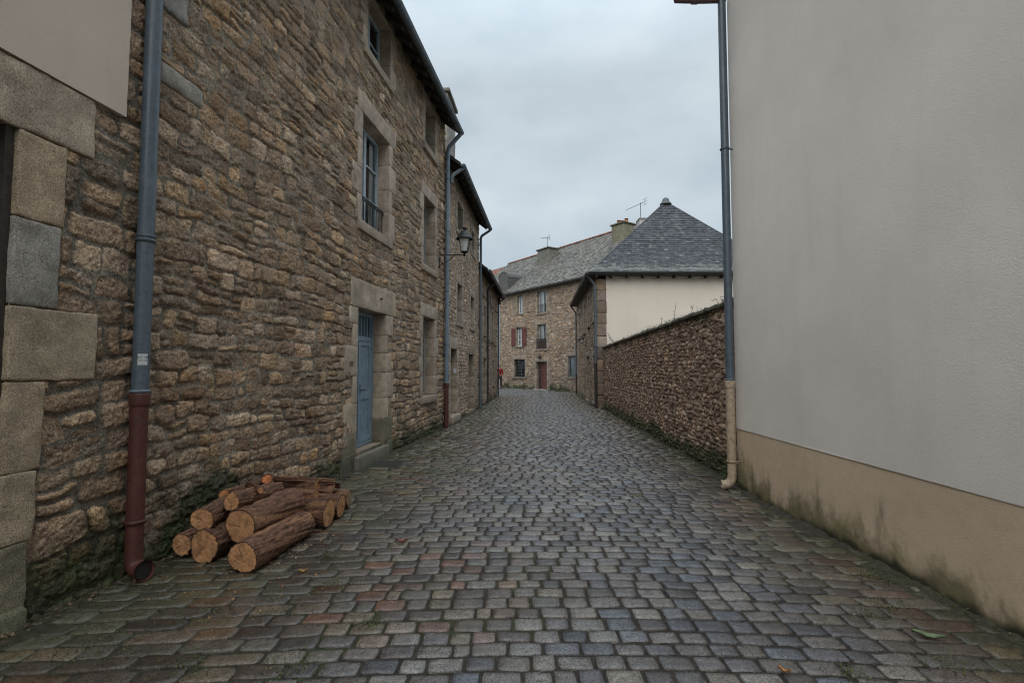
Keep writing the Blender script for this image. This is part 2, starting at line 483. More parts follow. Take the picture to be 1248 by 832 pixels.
def window(parent, F, o, depth, col=(.55, .60, .62), hs=2, curtain=None, mull=True, w=.055, rail=None, label=None):
    s0, s1, z0, z1 = o
    mb = MB(); mid = (s0 + s1) / 2
    bars(mb, F, s0 + .004, s1 - .004, z0 + .004, z1 - .004, -depth - .03, -depth + .03, w, col, [mid] if mull else [],
         [z0 + (z1 - z0) * (i + 1) / (hs + 1) for i in range(hs)], w * 1.5)
    win = mb.build('window', M['paint'], parent)
    if label: win['label'] = label
    g = MB(); g.add([F.pt(a, -depth, b) for a, b in ((s0 + .02, z0 + .02), (s1 - .02, z0 + .02), (s1 - .02, z1 - .02), (s0 + .02, z1 - .02))], [(0, 1, 2, 3)])
    g.build('pane', M['glass'], win, False)
    k = MB(); box(k, F, s0 - .03, s1 + .03, -depth - .56, -depth - .5, z0 - .03, z1 + .03, (.012, .012, .013)); k.build('room_dark_board', M['dark'], win)  # black board behind the pane, painted as the shade of the room
    if curtain is not None:
        for a, b in ((s0 + .03, lerp(s0, mid, curtain)), (lerp(s1, mid, curtain), s1 - .03)):
            t = np.linspace(0, 1, 26); zz = np.array([z0 + .05, z1 - .05])
            A, B = np.meshgrid(lerp(a, b, t), zz, indexing='ij')
            W = np.sin(t * 26)[:, None] * .018 + 0 * B
            c = MB(); c.grid(F.pt(A, -depth - .06 + W * .7, B), (.82, .83, .83)); c.build('curtain', M['cloth'], win)
    if rail:
        r = MB(); rz, rh = rail
        for zz in (rz, rz + rh): tube(r, [F.pt(s0 - .02, -.06, zz), F.pt(s1 + .02, -.06, zz)], .014, 8, DARKM)
        nb = max(5, int((s1 - s0) / .12))
        for i in range(nb + 1):
            a = lerp(s0 + .02, s1 - .02, i / nb); tube(r, [F.pt(a, -.06, rz), F.pt(a, -.06, rz + rh)], .008, 6, DARKM)
        r.build('railing', M['iron'], win)
    return win

def plain_door(parent, F, o, depth, col, planks=5, label=None, panels=False):
    s0, s1, z0, z1 = o
    mb = MB(); w = .06
    bars(mb, F, s0 + .003, s1 - .003, z0 + .003, z1 - .003, -depth - .04, -depth + .03, w, col)
    n = planks; a = np.linspace(s0 + w, s1 - w, n + 1)
    for i in range(n): box(mb, F, a[i] + .004, a[i + 1] - .004, -depth - .035, -depth + .004, z0 + w, z1 - w, col)
    box(mb, F, s0 + w, s1 - w, -depth - .05, -depth - .02, z0 + w, z1 - w, tuple(x * .5 for x in col))
    if panels:
        for q in (.25, .62): box(mb, F, s0 + w, s1 - w, -depth - .03, -depth + .016, lerp(z0, z1, q), lerp(z0, z1, q) + .1, col)
    d = mb.build('door', M['paint'], parent)
    if label: d['label'] = label
    h = MB(); k = s0 + .15; zz = z0 + 1.0
    tube(h, [F.pt(k, -depth, zz), F.pt(k, -depth + .07, zz), F.pt(k + .1, -depth + .075, zz)], .011, 8, (.05, .045, .04))
    h.build('handle', M['iron'], d)
    return d

# ------------------------------------------------------------------ roofs
def slates(mb, A, U, Vv, W, L, ew, el, colf, clip=None, lift=.016, seed=0):
    """A lower corner, U along the eave, Vv up the slope"""
    A = np.array(A, float); U = np.array(U, float); Vv = np.array(Vv, float)
    Nn = np.cross(U, Vv); Nn /= np.linalg.norm(Nn)
    if Nn[2] < 0: Nn = -Nn
    r_ = random.Random(seed)
    nr = int(math.ceil(L / el))
    for j in range(nr):
        v0 = j * el; v1 = min(L, v0 + el * 1.25)
        lo, hi = (0, W) if clip is None else clip(v0 + el * .4)
        u = lo - (j % 2) * ew * .5 - r_.random() * ew * .2
        while u < hi:
            w = ew * (.85 + .3 * r_.random())
            a = max(u, lo); b = min(u + w - .004, hi); u += w
            if b - a < .01: continue
            q = r_.uniform(-.006, .006); l = lift * (.7 + .6 * r_.random())
            p = [A + U * a + Vv * (v0 + q) + Nn * l, A + U * b + Vv * (v0 + q + r_.uniform(-.004, .004)) + Nn * l,
                 A + U * b + Vv * v1 + Nn * .001, A + U * a + Vv * v1 + Nn * .001]
            c = colf(a / W, v0 / L, r_)
            mb.add(p, [(0, 1, 2, 3)], c)
            mb.add([p[0], p[1], p[1] - Nn * l, p[0] - Nn * l], [(0, 1, 2, 3)], c)

def slate_col(base, var=.3, lich=None, ridge=0):
    def f(u, v, r):
        c = np.array(base) * (1 + var * (r.random() * 2 - 1))
        if lich and r.random() < lich[0]: c = lerp(c, np.array(lich[1]), .3 + .5 * r.random())
        return c
    return f

def gutter(parent, F, s0, s1, d, z, col=ZINC, r=.065):
    th = np.linspace(math.pi, 2 * math.pi, 9)
    mb = MB()
    sg = np.linspace(s0, s1, max(2, int((s1 - s0) / .8)))
    A, T = np.meshgrid(sg, th, indexing='ij')
    sag = .004 * np.sin(A * 2.1)
    mb.grid(F.pt(A, d + r * np.cos(T), z + r * np.sin(T) + sag), col)
    mb.grid(F.pt(A, d + (r - .006) * np.cos(T), z + (r - .006) * np.sin(T) + .003 + sag), col)
    tube(mb, [F.pt(s0, d + r, z + .004), F.pt(s1, d + r, z + .004)], .009, 8, col)
    for s_ in (s0, s1):
        mb.add([F.pt(s_, d + r * math.cos(t), z + r * math.sin(t)) for t in th], [tuple(range(9))], col)
    s_ = s0 + .3
    while s_ < s1:
        tube(mb, [F.pt(s_, d + r * 1.03 * math.cos(t), z + r * 1.03 * math.sin(t)) for t in th], .007, 6, tuple(x * .8 for x in col)); s_ += .6
    return mb.build('gutter', M['metal'], parent)

def gable_roof(parent, F, s0, s1, zw, depth, over, zg, slope, scol, verge=.12, rafters=True, ew=.3, el=.22, ridge_col=None):
    """eave at d=over, gutter height zg; plane rises at the slope to the ridge at mid depth"""
    t = math.tan(slope); zr = zg + (over + depth / 2) * t
    up = F.N * -math.cos(slope) + np.array([0, 0, math.sin(slope)])
    dn = F.N * math.cos(slope) + np.array([0, 0, math.sin(slope)])
    L = (over + depth / 2) / math.cos(slope)
    th = .07
    mb = MB()                                    # slate covering over boards
    slates(mb, F.pt(s0 - verge, over, zg + th), F.D, up, s1 - s0 + 2 * verge, L, ew, el, scol, seed=3)
    slates(mb, F.pt(s0 - verge, -depth - over, zg + th), F.D, dn, s1 - s0 + 2 * verge, L, ew, el, scol, seed=4)
    for sgn, dd in ((1, over), (-1, -depth - over)):
        a0 = F.pt(s0 - verge, dd, zg + th - .004); a1 = F.pt(s1 + verge, dd, zg + th - .004)
        b0 = F.pt(s0 - verge, -depth / 2, zr + th - .004); b1 = F.pt(s1 + verge, -depth / 2, zr + th - .004)
        dz = np.array([0, 0, -th])
        for q in ((a0, a1, b1, b0), (a0 + dz, a1 + dz, b1 + dz, b0 + dz), (a0, a1, a1 + dz, a0 + dz), (a0, b0, b0 + dz, a0 + dz), (a1, b1, b1 + dz, a1 + dz)):
            mb.add(list(q), [(0, 1, 2, 3)], (.06, .055, .05))
    roof = mb.build('roof', M['slate'], parent, False)
    rg = MB(); n = int((s1 - s0 + 2 * verge) / .38)
    for i in range(n):
        a = s0 - verge + i * .38; T = np.linspace(.15, math.pi - .15, 7)
        A, TT = np.meshgrid(np.array([a, a + .385]), T, indexing='ij')
        rr = np.array([[.15], [.135]])
        rg.grid(F.pt(A, -depth / 2 + rr * np.cos(TT) * 1.1, zr + th - .07 + rr * np.sin(TT)), np.array(ridge_col or (.05, .055, .06)) * (.7 + .6 * random.random()))
    rg.build('ridge_tiles', M['tile'], roof)
    if rafters:
        s_ = max(s0, -2.) + .2
        while s_ < s1:
            rf = MB()
            p0 = F.pt(s_ - .04, over - .04, zg - .005); p1 = F.pt(s_ - .04, -.25, zg - .005 + (over + .21) * t)
            q = F.D * .08; h = np.array([0, 0, -.10])
            P = [p0, p0 + q, p1 + q, p1]
            P += [x + h for x in P]
            for f_ in ((4, 5, 6, 7), (0, 1, 5, 4), (0, 3, 7, 4), (1, 2, 6, 5)): rf.add([P[i] for i in f_], [(0, 1, 2, 3)], (.06, .047, .038))
            rf.build('rafter_tail', M['wood'], roof); s_ += .48
    return roof, zr

def shell(parent, F, s0, s1, z1, depth, ridge=None, col=(.24, .19, .14), mat='rubble', zr=None, front_d=-.035):
    """gable and rear walls and the dark inside behind the facade"""
    mb = MB()
    for s_, t in ((s0, .25), (s1, -.25)):
        box(mb, F, min(s_, s_ + t), max(s_, s_ + t), -depth, front_d, -.2, z1, col)
        if zr:
            for q in (s_, s_ + t):
                mb.add([F.pt(q, front_d, z1), F.pt(q, -depth, z1), F.pt(q, -depth / 2, zr)], [(0, 1, 2)], col)
    box(mb, F, s0, s1, -depth, -depth + .25, -.2, z1, col)
    mb.build('gable_wall', M[mat], parent)
    k = MB(); box(k, F, s0 + .26, s1 - .26, -depth + .26, -.9, -.1, z1 - .05, (.015, .014, .013)); k.build('interior_dark_box', M['dark'], parent)

def chimney(parent, F, s0, s1, d0, d1, z0, z1, col, cap=.07, pots=(), pot_col=(.33, .12, .06), mat='granite'):
    mb = MB()
    block(mb, F, s0, s1, d0, d1, z0, z1, col, bev=.02, rough=.006, res=.2, var=.03)
    block(mb, F, s0 - cap, s1 + cap, d0 - cap, d1 + cap, z1, z1 + .1, tuple(x * .7 for x in col), bev=.02, res=.2)
    c = mb.build('chimney', M[mat], parent)
    for (s_, d_, h) in pots:
        p = MB(); b = F.pt(s_, d_, z1 + .1)
        lathe(p, b, [(.13, 0), (.12, h * .5), (.105, h * .9), (.135, h * .92), (.135, h), (.09, h), (.085, h * .4)], 14, pot_col)
        p.build('chimney_pot', M['tile'], c)
    return c

# ------------------------------------------------------------------ drainpipes
def pipe(name, label, F, s, d, zt, zb, r, col_u, col_l=None, zj=None, shoe=None, neck=None, clamps=(), group='drainpipes on the house fronts', n=16, lr=None):
    b = F.pt(s, d, 0.)
    t = thing(name, label, 'drainpipe', tuple(b), group)
    mb = MB(); zj_ = zj if zj is not None else zb
    top = [F.pt(s, d, zt)]
    pts = [F.pt(s, d, zj_)] + [F.pt(s, d, z) for z in np.linspace(zj_, zt, 9)[1:]]
    if neck is not None:                         # swan neck up to the gutter outlet
        ns, ndd, nz = neck
        e = F.pt(ns, ndd, nz)
        pts = pts[:-1] + arc(F.pt(s, d, zt - .12), F.pt(s, d, zt), lerp(F.pt(s, d, zt), e, .2), 6) + arc(lerp(F.pt(s, d, zt), e, .8) , e - np.array([0, 0, .02]), e + np.array([0, 0, .10]), 6)
    tube(mb, pts, r, n, col_u)
    up = mb.build('upper_pipe', M['metal'], t)
    if zj is not None:
        lr = lr or r * 1.06
        mb = MB(); pts = [F.pt(s, d, z) for z in np.linspace(zj - .01, zb + (.13 if shoe else 0), 6)]
        if shoe:
            mb2 = arc(F.pt(s, d, zb + .12), F.pt(s, d, zb - .005), F.pt(s + shoe[0], d + shoe[1], zb + shoe[2]), 9)
            pts = pts[:-1] + mb2
        rad = [lr] * (len(pts) - 2) + [lr * 1.05, lr * 1.2] if shoe else lr
        tube(mb, pts, rad, n, col_l, cap=not shoe)
        if shoe:
            e, p2 = pts[-1], pts[-2]; dr = (e - p2) / np.linalg.norm(e - p2)
            tube(mb, [e - dr * .06, e - dr * .022], [lr * .9, lr * 1.0], n, (.008, .007, .006))  # black plug in the mouth; the hollow's shade is its colour
        mb.build('lower_pipe', M['iron'], t)
        c = MB(); lathe(c, F.pt(s, d, zj), [(r * 1.0, .025), (r * 1.2, .022), (r * 1.22, .004), (r * 1.02, .002)], n, tuple(x * 1.5 for x in col_u))
        lathe(c, F.pt(s, d, zj), [(r, 0), (lr * 1.16, -.002), (lr * 1.18, -.012), (lr * 1.16, -.085), (lr * 1.1, -.10), (lr * 1.0, -.105)], n, col_l)
        c.build('collar', M['iron'], t)
    for z in clamps:
        c = MB(); cl = col_u if zj is None or z > zj else col_l
        rr = r if zj is None or z > zj else (lr or r)
        lathe(c, F.pt(s, d, z), [(rr * 1.0, -.016), (rr * 1.14, -.015), (rr * 1.14, .015), (rr * 1.0, .016)], n, tuple(x * .75 for x in cl))
        tube(c, [F.pt(s, d - rr, z), F.pt(s, -.05, z)], .009, 6, tuple(x * .7 for x in cl))
        tube(c, [F.pt(s - rr * .5, d + rr, z), F.pt(s + rr * .6, d + rr * 1.05, z)], .007, 6, tuple(x * .7 for x in cl))
        c.build('clamp', M['iron'], t)
    return t

# ------------------------------------------------------------------ facades
FA = Fr((-3.08, 2.9), (.125, 1))
FB = Fr((-1.79, 13.2), (.076, 1))
FC = Fr((-1.31, 19.54), (.0625, 1))
FG = Fr((3.10, 6.72), (.0365, 1), -1)            # garden wall
FS = Fr((3.33, 19.54), (.052, .996), -1)         # slate roofed house, street side
FK = Fr((-.87, 38.9), (.561, -.828))             # house closing the street
FW = Fr((3.0, 0.), (0, 1), -1)                   # white house

# ---- corner house with the granite doorway (cut by the frame at the left)
h0 = thing('corner_house', 'stone house with large granite doorway blocks and beige rendered panel above them', 'house', (-3.3, 1.5, 0))
o_d0 = (-1.05, .125, -.05, 3.08)
sg = axis(-1.45, 1.0, lambda s: .009, (o_d0[0], o_d0[1])); zg = axis(-.06, 5.4, lambda z: .0095, (o_d0[3],))
def moss0(s, z): return 1.15 * np.clip(1 - z / .8, 0, 1)
def big(F0, a, b):
    return None
mbw = rubble(FA, sg, zg, [o_d0], 11, .29, .19, mort=(.20, .172, .135), moss=moss0, rnd=.045, recess=.022, joint=.016, caps=[(-9, .6, 3.07, 9), (-9, .84, 3.5, 9), (-9, .41, 1.98, 3.2), (-9, .68, 1.5, 1.98), (-9, .34, -1, 1.52)])
mbw.build('wall', M['rubble'], h0)
mb = MB(); liner(mb, FA, o_d0, .32, (.2, .17, .13))
GRANL = (.375, .30, .228)
jb = [(-.06, .52, .285, (.20, .18, .125)), (.52, .95, .315, (.31, .255, .18)), (.95, 1.51, .34, (.33, .265, .185)), (1.51, 1.98, .68, (.36, .295, .21)), (1.98, 2.53, .40, (.285, .27, .24)), (2.53, 3.08, .415, (.36, .285, .195))]
for i, (a, b, w, c) in enumerate(jb):
    c = (c[0] * 1.0, c[1] * .97, c[2] * .96)
    block(mb, FA, .118, w, -.34, .016 + .003 * (i % 2), a + .003, b - .003, c, bev=.014, rough=.007, res=.025, seed=300 + i, var=.03)
    block(mb, FA, -1.05 - w, -1.05, -.34, .016, a + .003, b - .003, c, bev=.014, rough=.007, res=.08, seed=320 + i)
block(mb, FA, -1.35, .60, -.34, .018, 3.083, 3.50, GRANL, bev=.016, rough=.008, res=.03, seed=340)
block(mb, FA, -.2, .28, -.3, .05, -.06, .12, (.14, .135, .085), bev=.03, rough=.012, res=.04, seed=341)
mb.build('stone_surround', M['granite'], h0)
mb = MB(); box(mb, FA, .07, .116, -.16, -.02, -.03, 3.08, (.05, .042, .035)); mb.build('reveal_shade_strip', M['wood'], h0)  # dark strip added to stand for the shadow inside the doorway reveal
plain_door(h0, FA, (-1.05, .118, -.02, 3.08), .32, (.04, .05, .042), 6)
mb = MB(); SG, ZG = np.meshgrid(np.linspace(-4.2, .83, 60), np.linspace(3.505, 7.6, 50), indexing='ij')
mb.grid(FA.pt(SG + np.where(SG > .8, .012 * fbm(ZG * 3, ZG * 0, 5, 3), 0), .03 + .006 * fbm(SG * 2, ZG * 2, 8, 3), ZG))
box(mb, FA, -13, .826, -.05, .026, 3.507, 7.6); mb.build('rendered_panel', M['panel_render'], h0)
mb = MB(); box(mb, FA, -13, -1.44, -.3, -.01, -.1, 3.5, (.24, .19, .14)); mb.build('side_wall', M['rubble'], h0); mb = MB(); box(mb, FA, .81, 1.0, -.3, -.05, 5.3, 8.0, (.24, .19, .14)); mb.build('side_wall', M['rubble'], h0)  # unseen stretch behind the camera, lengthened to darken the near street
shell(h0, FA, -13, 1.0, 7.9, 7.0)
gable_roof(h0, FA, -13, 1.0, 7.9, 7.0, .4, 7.75, R(40), slate_col((.06, .065, .072)), verge=.02)
gutter(h0, FA, -13, 1.0, .45, 7.76)

# ---- tall stone house with the blue door
hA = thing('tall_stone_house', 'tall rubble stone house with blue door, behind the log pile', 'house', (-2.6, 8., 0))
oA = dict(door=(5.03, 6.2, .25, 2.55), w2=(5.1, 6.28, 3.97, 5.76), w3=(5.24, 6.26, 6.93, 7.95), r1=(8.47, 9.4, .93, 2.76), r2=(8.45, 9.36, 3.95, 5.56), r3=(8.5, 9.33, 6.78, 7.82))
ed = [v for o in oA.values() for v in o[:2]]; ez = [v for o in oA.values() for v in o[2:]]
sg = axis(1.0, 10.32, lambda s: .0028 * (2.9 + s) if s < 8 else .03, ed); zg = axis(-.06, 8.25, lambda z: .0092 if z < 5 else .0125, ez)
def mossA(s, z):
    a = 1.15 * np.clip(1 - z / .6, 0, 1) ** 1.2
    b = 2.3 * np.exp(-((s - 1.85) / .6) ** 2) * np.clip(1 - z / 1.0, 0, 1)
    c = 1.0 * np.exp(-((s - 7.1) / .8) ** 2) * np.clip(1 - z / .8, 0, 1)
    return np.maximum(np.maximum(a, b), c)
def stainA(s, z, c):
    k = np.exp(-(((s - 7.0) / .14) ** 2 + ((z - 2.38) / .05) ** 2) * 1.2) * (.6 + 2 * fbm(s * 12, z * 12, 3, 3))
    c = lerp(c, np.array([.5, .5, .47]), np.clip(k, 0, 1)[..., None])
    return c
CAPA = [(4.78, 6.7, 2.55, 3.0), (4.74, 6.4, -1, 2.56), (6.2, 6.58, .3, 2.56), (4.5, 6.65, -1, .28), (4.9, 6.62, 3.8, 6.1), (5.0, 6.5, 6.75, 8.24), (8.1, 9.75, .7, 3.07), (8.1, 9.7, 3.75, 5.87), (8.15, 9.7, 6.6, 8.13), (1.12, 1.63, 3.97, 4.17), (1.11, 1.43, 4.61, 4.91)]
CAPA = [q for q in CAPA if q[1] - q[0] < .6] + [(4.80, 6.68, 2.57, 2.99), (4.53, 5.05, .78, 1.20), (4.59, 5.05, 1.69, 2.15)]
for k_, o in oA.items():
    CAPA += [(o[0] - .17, o[1] + .17, o[2] - .12, o[3] + .02), (o[0] - .18, o[1] + .2, o[3], o[3] + .27)]
mbw = rubble(FA, sg, zg, list(oA.values()), 23, .235, .158, mort=(.26, .218, .168), moss=mossA, stains=stainA, recess=.021, joint=.009, rnd=.028, caps=CAPA, rough=.95)
mbw.build('wall', M['rubble'], hA)
# door: block heights follow the masonry of the photograph
surround(hA, FA, oA['door'], .26, GRAN, lint=.45, near=([.30, .48, .43, .47, .35, .27], [.50, .44, .15, .46, .17, .30]),
         far=([.42, .37, .46, .35, .33, .37], [.36, .18, .42, .28, .12, .36]), sill=0, res=.06, seed=60, moss_z=.3, lint_ext=(.27, .50))
mb = MB(); block(mb, FA, 4.93, 6.30, -.33, .085, -.05, .20, (.155, .142, .112), bev=.025, rough=.008, res=.07, seed=90)
block(mb, FA, 4.5, 5.02, -.2, .025, -.05, .26, (.12, .115, .08), bev=.02, rough=.01, res=.07, seed=91)
block(mb, FA, 6.31, 6.6, -.2, .022, -.05, .26, (.11, .11, .07), bev=.02, rough=.01, res=.07, seed=92)
mb.build('door_step', M['granite'], hA)
mb = MB(); dp = .25; s0, s1, z0, z1 = oA['door']
bars(mb, FA, s0 + .003, s1 - .003, z0 + .003, z1 - .003, -dp - .05, -dp + .03, .06, BLUE)
box(mb, FA, s0 + .06, s1 - .06, -dp - .05, -dp + .02, 2.05, 2.13, BLUE)
for a, b in ((s0 + .065, (s0 + s1) / 2 - .003), ((s0 + s1) / 2 + .003, s1 - .065)):
    bars(mb, FA, a, b, z0 + .06, 2.045, -dp - .04, -dp + .012, .075, BLUE, (), ())
    box(mb, FA, a + .075, b - .075, -dp - .04, -dp + .010, 1.04, 1.15, BLUE)
    box(mb, FA, a + .075, b - .075, -dp - .04, -dp + .008, z0 + .13, z0 + .26, BLUE)
    w = (b - a - .15) / 4
    for i in range(4):
        box(mb, FA, a + .075 + i * w + .005, a + .075 + (i + 1) * w - .005, -dp - .03, -dp - .004, z0 + .1, 1.99, BLUE)
    box(mb, FA, a + .07, b - .07, -dp - .045, -dp - .02, z0 + .1, 1.99, tuple(x * .4 for x in BLUE))
    box(mb, FA, a + .02, b - .02, -dp + .012, -dp + .035, z0 + .07, z0 + .14, BLUE)
mid = (s0 + s1) / 2
box(mb, FA, mid - .025, mid + .025, -dp + .012, -dp + .03, z0 + .07, 2.04, BLUE)
dr = mb.build('door', M['paint'], hA)
mb = MB()
for i in range(9):
    a = lerp(s0 + .1, s1 - .1, i / 8); tube(mb, [FA.pt(a, -dp - .0, 2.12), FA.pt(a, -dp, 2.5)], .012, 8, BLUE)
mb.build('transom_bars', M['paint'], dr)
mb = MB(); box(mb, FA, s0 + .05, s1 - .05, -dp - .04, -dp - .03, 2.12, 2.5, (.10, .14, .18)); mb.build('transom_pane', M['paint'], dr)
mb = MB(); tube(mb, [FA.pt(mid + .07, -dp, 1.2), FA.pt(mid + .07, -dp + .07, 1.2), FA.pt(mid + .17, -dp + .075, 1.2)], .011, 8, (.04, .04, .04))
box(mb, FA, mid + .05, mid + .09, -dp + .008, -dp + .016, 1.1, 1.3, (.04, .04, .04)); mb.build('handle', M['iron'], dr)
k = MB(); box(k, FA, s0, s1, -.75, -.7, z0, z1, (.012, .012, .013)); k.build('hall_dark_board', M['dark'], dr)  # black board in place of the unlit space behind the door
WFR = (.36, .43, .48)
surround(hA, FA, oA['w2'], .25, (.40, .315, .245), lint=.33, near=([.42, .42, .5, .45], [.16, .38, .16, .30]), far=([.5, .42, .47, .40], [.30, .16, .32, .16]), sill=.17, res=.08, seed=110, lint_ext=(.2, .32))
window(hA, FA, oA['w2'], .24, WFR, hs=2, rail=None, curtain=.35)
mb = MB()
for z in (4.42, 4.46): tube(mb, [FA.pt(5.1, -.10, z), FA.pt(6.28, -.10, z)], .013, 8, DARKM)
for i in range(9):
    a = lerp(5.16, 6.22, i / 8); tube(mb, [FA.pt(a, -.10, 4.02), FA.pt(a, -.10, 4.43)], .008, 6, DARKM)
tube(mb, [FA.pt(5.1, -.10, 4.02), FA.pt(6.28, -.10, 4.02)], .010, 8, DARKM)
mb.build('window_guard', M['iron'], hA)
surround(hA, FA, oA['w3'], .24, GRAN, lint=.28, sill=.15, seed=130)
window(hA, FA, oA['w3'], .23, WFR, hs=1)
for i, k_ in enumerate(('r1', 'r2', 'r3')):
    surround(hA, FA, oA[k_], .26, (.35, .28, .215), lint=.30, sill=.16, seed=150 + 10 * i, sill_out=.05)
    window(hA, FA, oA[k_], .25, (.30, .30, .29), hs=2 if i < 2 else 1)
# two long dressed stones built into the rubble by the first drainpipe
mb = MB()
block(mb, FA, 1.13, 1.62, -.1, .018, 3.98, 4.16, (.30, .275, .235), bev=.03, rough=.012, res=.04, seed=201)
mb.build('dressed_stone', M['granite'], hA); mb = MB(); block(mb, FA, 1.12, 1.42, -.1, .02, 4.62, 4.9, (.27, .255, .23), bev=.03, rough=.012, res=.04, seed=202)
mb.build('dressed_stone', M['granite'], hA)
shell(hA, FA, 1.02, 10.30, 8.2, 7.5, zr=11.0)
rA, zrA = gable_roof(hA, FA, 1.0, 10.26, 8.2, 7.5, .38, 7.84, R(38), slate_col((.06, .066, .074)), verge=.05)
gutter(hA, FA, .95, 10.32, .45, 7.86)
mb = MB(); tube(mb, [FA.pt(5.92, .0, 2.80), FA.pt(5.92, .05, 2.80)], .018, 10, (.05, .03, .02)); mb.build('iron_peg', M['iron'], hA)

# ---- second stone house
hB = thing('stone_house', 'narrower stone house with two dark doorways, just past the large wall lantern', 'house', (-1.9, 16., 0))
oB = dict(d1=(.78, 1.75, .22, 2.12), d2=(3.9, 5.0, .1, 2.03), w1=(1.74, 2.55, 2.95, 4.15), u=(1.70, 2.6, 5.76, 6.65), u2=(4.4, 5.1, 5.7, 6.5), w3=(4.3, 5.1, 3.0, 4.1))
ed = [v for o in oB.values() for v in o[:2]]; ez = [v for o in oB.values() for v in o[2:]]
sg = axis(-.02, 6.36, lambda s: .026, ed); zg = axis(-.06, 7.4, lambda z: .021, ez)
rubble(FB, sg, zg, list(oB.values()), 41, .14, .105, PAL_F * 1.25, (.33, .27, .205), moss=base_moss(.6, .8), recess=.016, rough=.8).build('wall', M['rubble'], hB)
surround(hB, FB, oB['d1'], .28, (.35, .285, .22), lint=.32, sill=.2, seed=400, res=.15, sill_out=.10)
plain_door(hB, FB, (.78, 1.75, .22, 2.12), .27, (.14, .10, .075))
surround(hB, FB, oB['d2'], .28, (.28, .225, .165), lint=.30, sill=.12, seed=410, res=.15)
plain_door(hB, FB, (3.9, 5.0, .1, 2.03), .27, (.07, .055, .045))
for i, k_ in enumerate(('w1', 'u', 'u2', 'w3')):
    surround(hB, FB, oB[k_], .24, (.34, .275, .215), lint=.24, sill=.12, seed=420 + i * 10, res=.15)
    window(hB, FB, oB[k_], .23, (.26, .25, .24), hs=1)
shell(hB, FB, 0.03, 6.33, 7.3, 7.0, zr=9.9, col=(.30, .24, .175))
rB, zrB = gable_roof(hB, FB, .10, 6.33, 7.3, 7.0, .38, 7.05, R(38), slate_col((.07, .074, .08)), verge=.06)
gutter(hB, FB, .04, 6.45, .45, 7.07)
chimney(rB, FB, .75, 1.95, -.95, -.12, 6.9, 9.5, (.27, .245, .215), pots=((.95, -.5, .28),), pot_col=(.36, .07, .04))

# ---- third house, low with small windows
hC = thing('low_stone_house', 'low stone house with slim dark windows and cables, last of its row', 'house', (-1.4, 23.5, 0))
oC = dict(door=(1.5, 2.6, .05, 1.95), u1=(3.1, 3.8, 2.93, 4.38), u2=(5.0, 5.65, 2.92, 4.32), w1=(3.15, 3.75, .73, 1.98), w2=(5.4, 6.0, .73, 1.9), a1=(4.1, 4.6, 4.55, 5.05), a2=(1.7, 2.3, 3.0, 4.2))
ed = [v for o in oC.values() for v in o[:2]]; ez = [v for o in oC.values() for v in o[2:]]
sg = axis(0, 8.0, lambda s: .036, ed); zg = axis(-.06, 5.75, lambda z: .026, ez)
rubble(FC, sg, zg, list(oC.values()), 57, .15, .105, PAL_F * 1.2, (.34, .275, .21), moss=base_moss(.7, .8), recess=.02, joint=.02).build('wall', M['rubble'], hC)
for i, (k_, o) in enumerate(oC.items()):
    surround(hC, FC, o, .2, (.33, .27, .21), lint=.2, sill=.1 if k_ != 'door' else 0, seed=500 + i * 10, res=.2)
    if k_ == 'door': plain_door(hC, FC, o, .19, (.055, .04, .035))
    else: window(hC, FC, o, .18, (.12, .11, .10), hs=1)
shell(hC, FC, .03, 7.98, 5.7, 6.5, zr=8.0, col=(.30, .24, .18))
rC, zrC = gable_roof(hC, FC, .05, 8.0, 5.7, 6.5, .34, 5.42, R(38), slate_col((.06, .064, .07)), verge=.06)
gutter(hC, FC, 0, 8.1, .40, 5.44)
for z, nm in ((2.78, 'slack black cable along the low stone house between its two window rows'), (4.62, 'slack black cable just under the eaves of the low stone house')):
    mb = MB(); tube(mb, [FC.pt(s_, .035, z - .05 * s_ / 8 - .03 * math.sin(s_ * 1.1) ** 2) for s_ in np.linspace(.05, 7.9, 24)], .014, 6, (.02, .02, .02))
    tag(mb.build('facade_cable', M['iron']), nm, 'cable', 'cables on the low stone house')

# ---- drainpipes of the left row
pA = pipe('drainpipe', 'thick grey drainpipe with white sticker and dark red iron foot by the granite doorway', FA, .99, .075, 7.7, .045, .058, (.085, .11, .135), RUST, 1.40, shoe=(-.04, .135, .03), clamps=(2.62, 2.59, .42), n=24, neck=(.99, .45, 7.82), lr=.060)
# sticker with its small print, on the pipe's street side
st = MB(); th = np.linspace(-.2, 1.05, 9); ang0 = math.atan2(FA.N[1], FA.N[0])
c0 = FA.pt(.99, .075, 0)
T_, Z_ = np.meshgrid(th, np.array([1.615, 1.70]), indexing='ij')
aa = ang0 - 1.0 + T_ * .9
st.grid(np.stack([c0[0] + .0592 * np.cos(aa), c0[1] + .0592 * np.sin(aa), Z_], -1), (.55, .56, .56))
stk = st.build('sticker', M['plastic'], pA)
def text(body, size, loc, rz, parent, mat, name='lettering'):
    cu = bpy.data.curves.new(name, 'FONT'); cu.body = body; cu.size = size; cu.extrude = .0003; cu.align_x = 'CENTER'
    tmp = bpy.data.objects.new(name, cu); COL.objects.link(tmp)
    me = bpy.data.meshes.new_from_object(tmp.evaluated_get(bpy.context.evaluated_depsgraph_get()))
    bpy.data.objects.remove(tmp); me.materials.clear()
    ob = bpy.data.objects.new(name, me); COL.objects.link(ob)
    o = ORG[parent.name]
    ob.parent = parent; ob.location = (loc[0] - o[0], loc[1] - o[1], loc[2] - o[2]); ob.rotation_euler = (R(90), 0, rz)
    ob.data.materials.append(mat); ORG[ob.name] = o
    return ob
m_, n_, b_ = nt('black_ink'); b_.inputs['Base Color'].default_value = (.02, .02, .022, 1); b_.inputs['Roughness'].default_value = .7
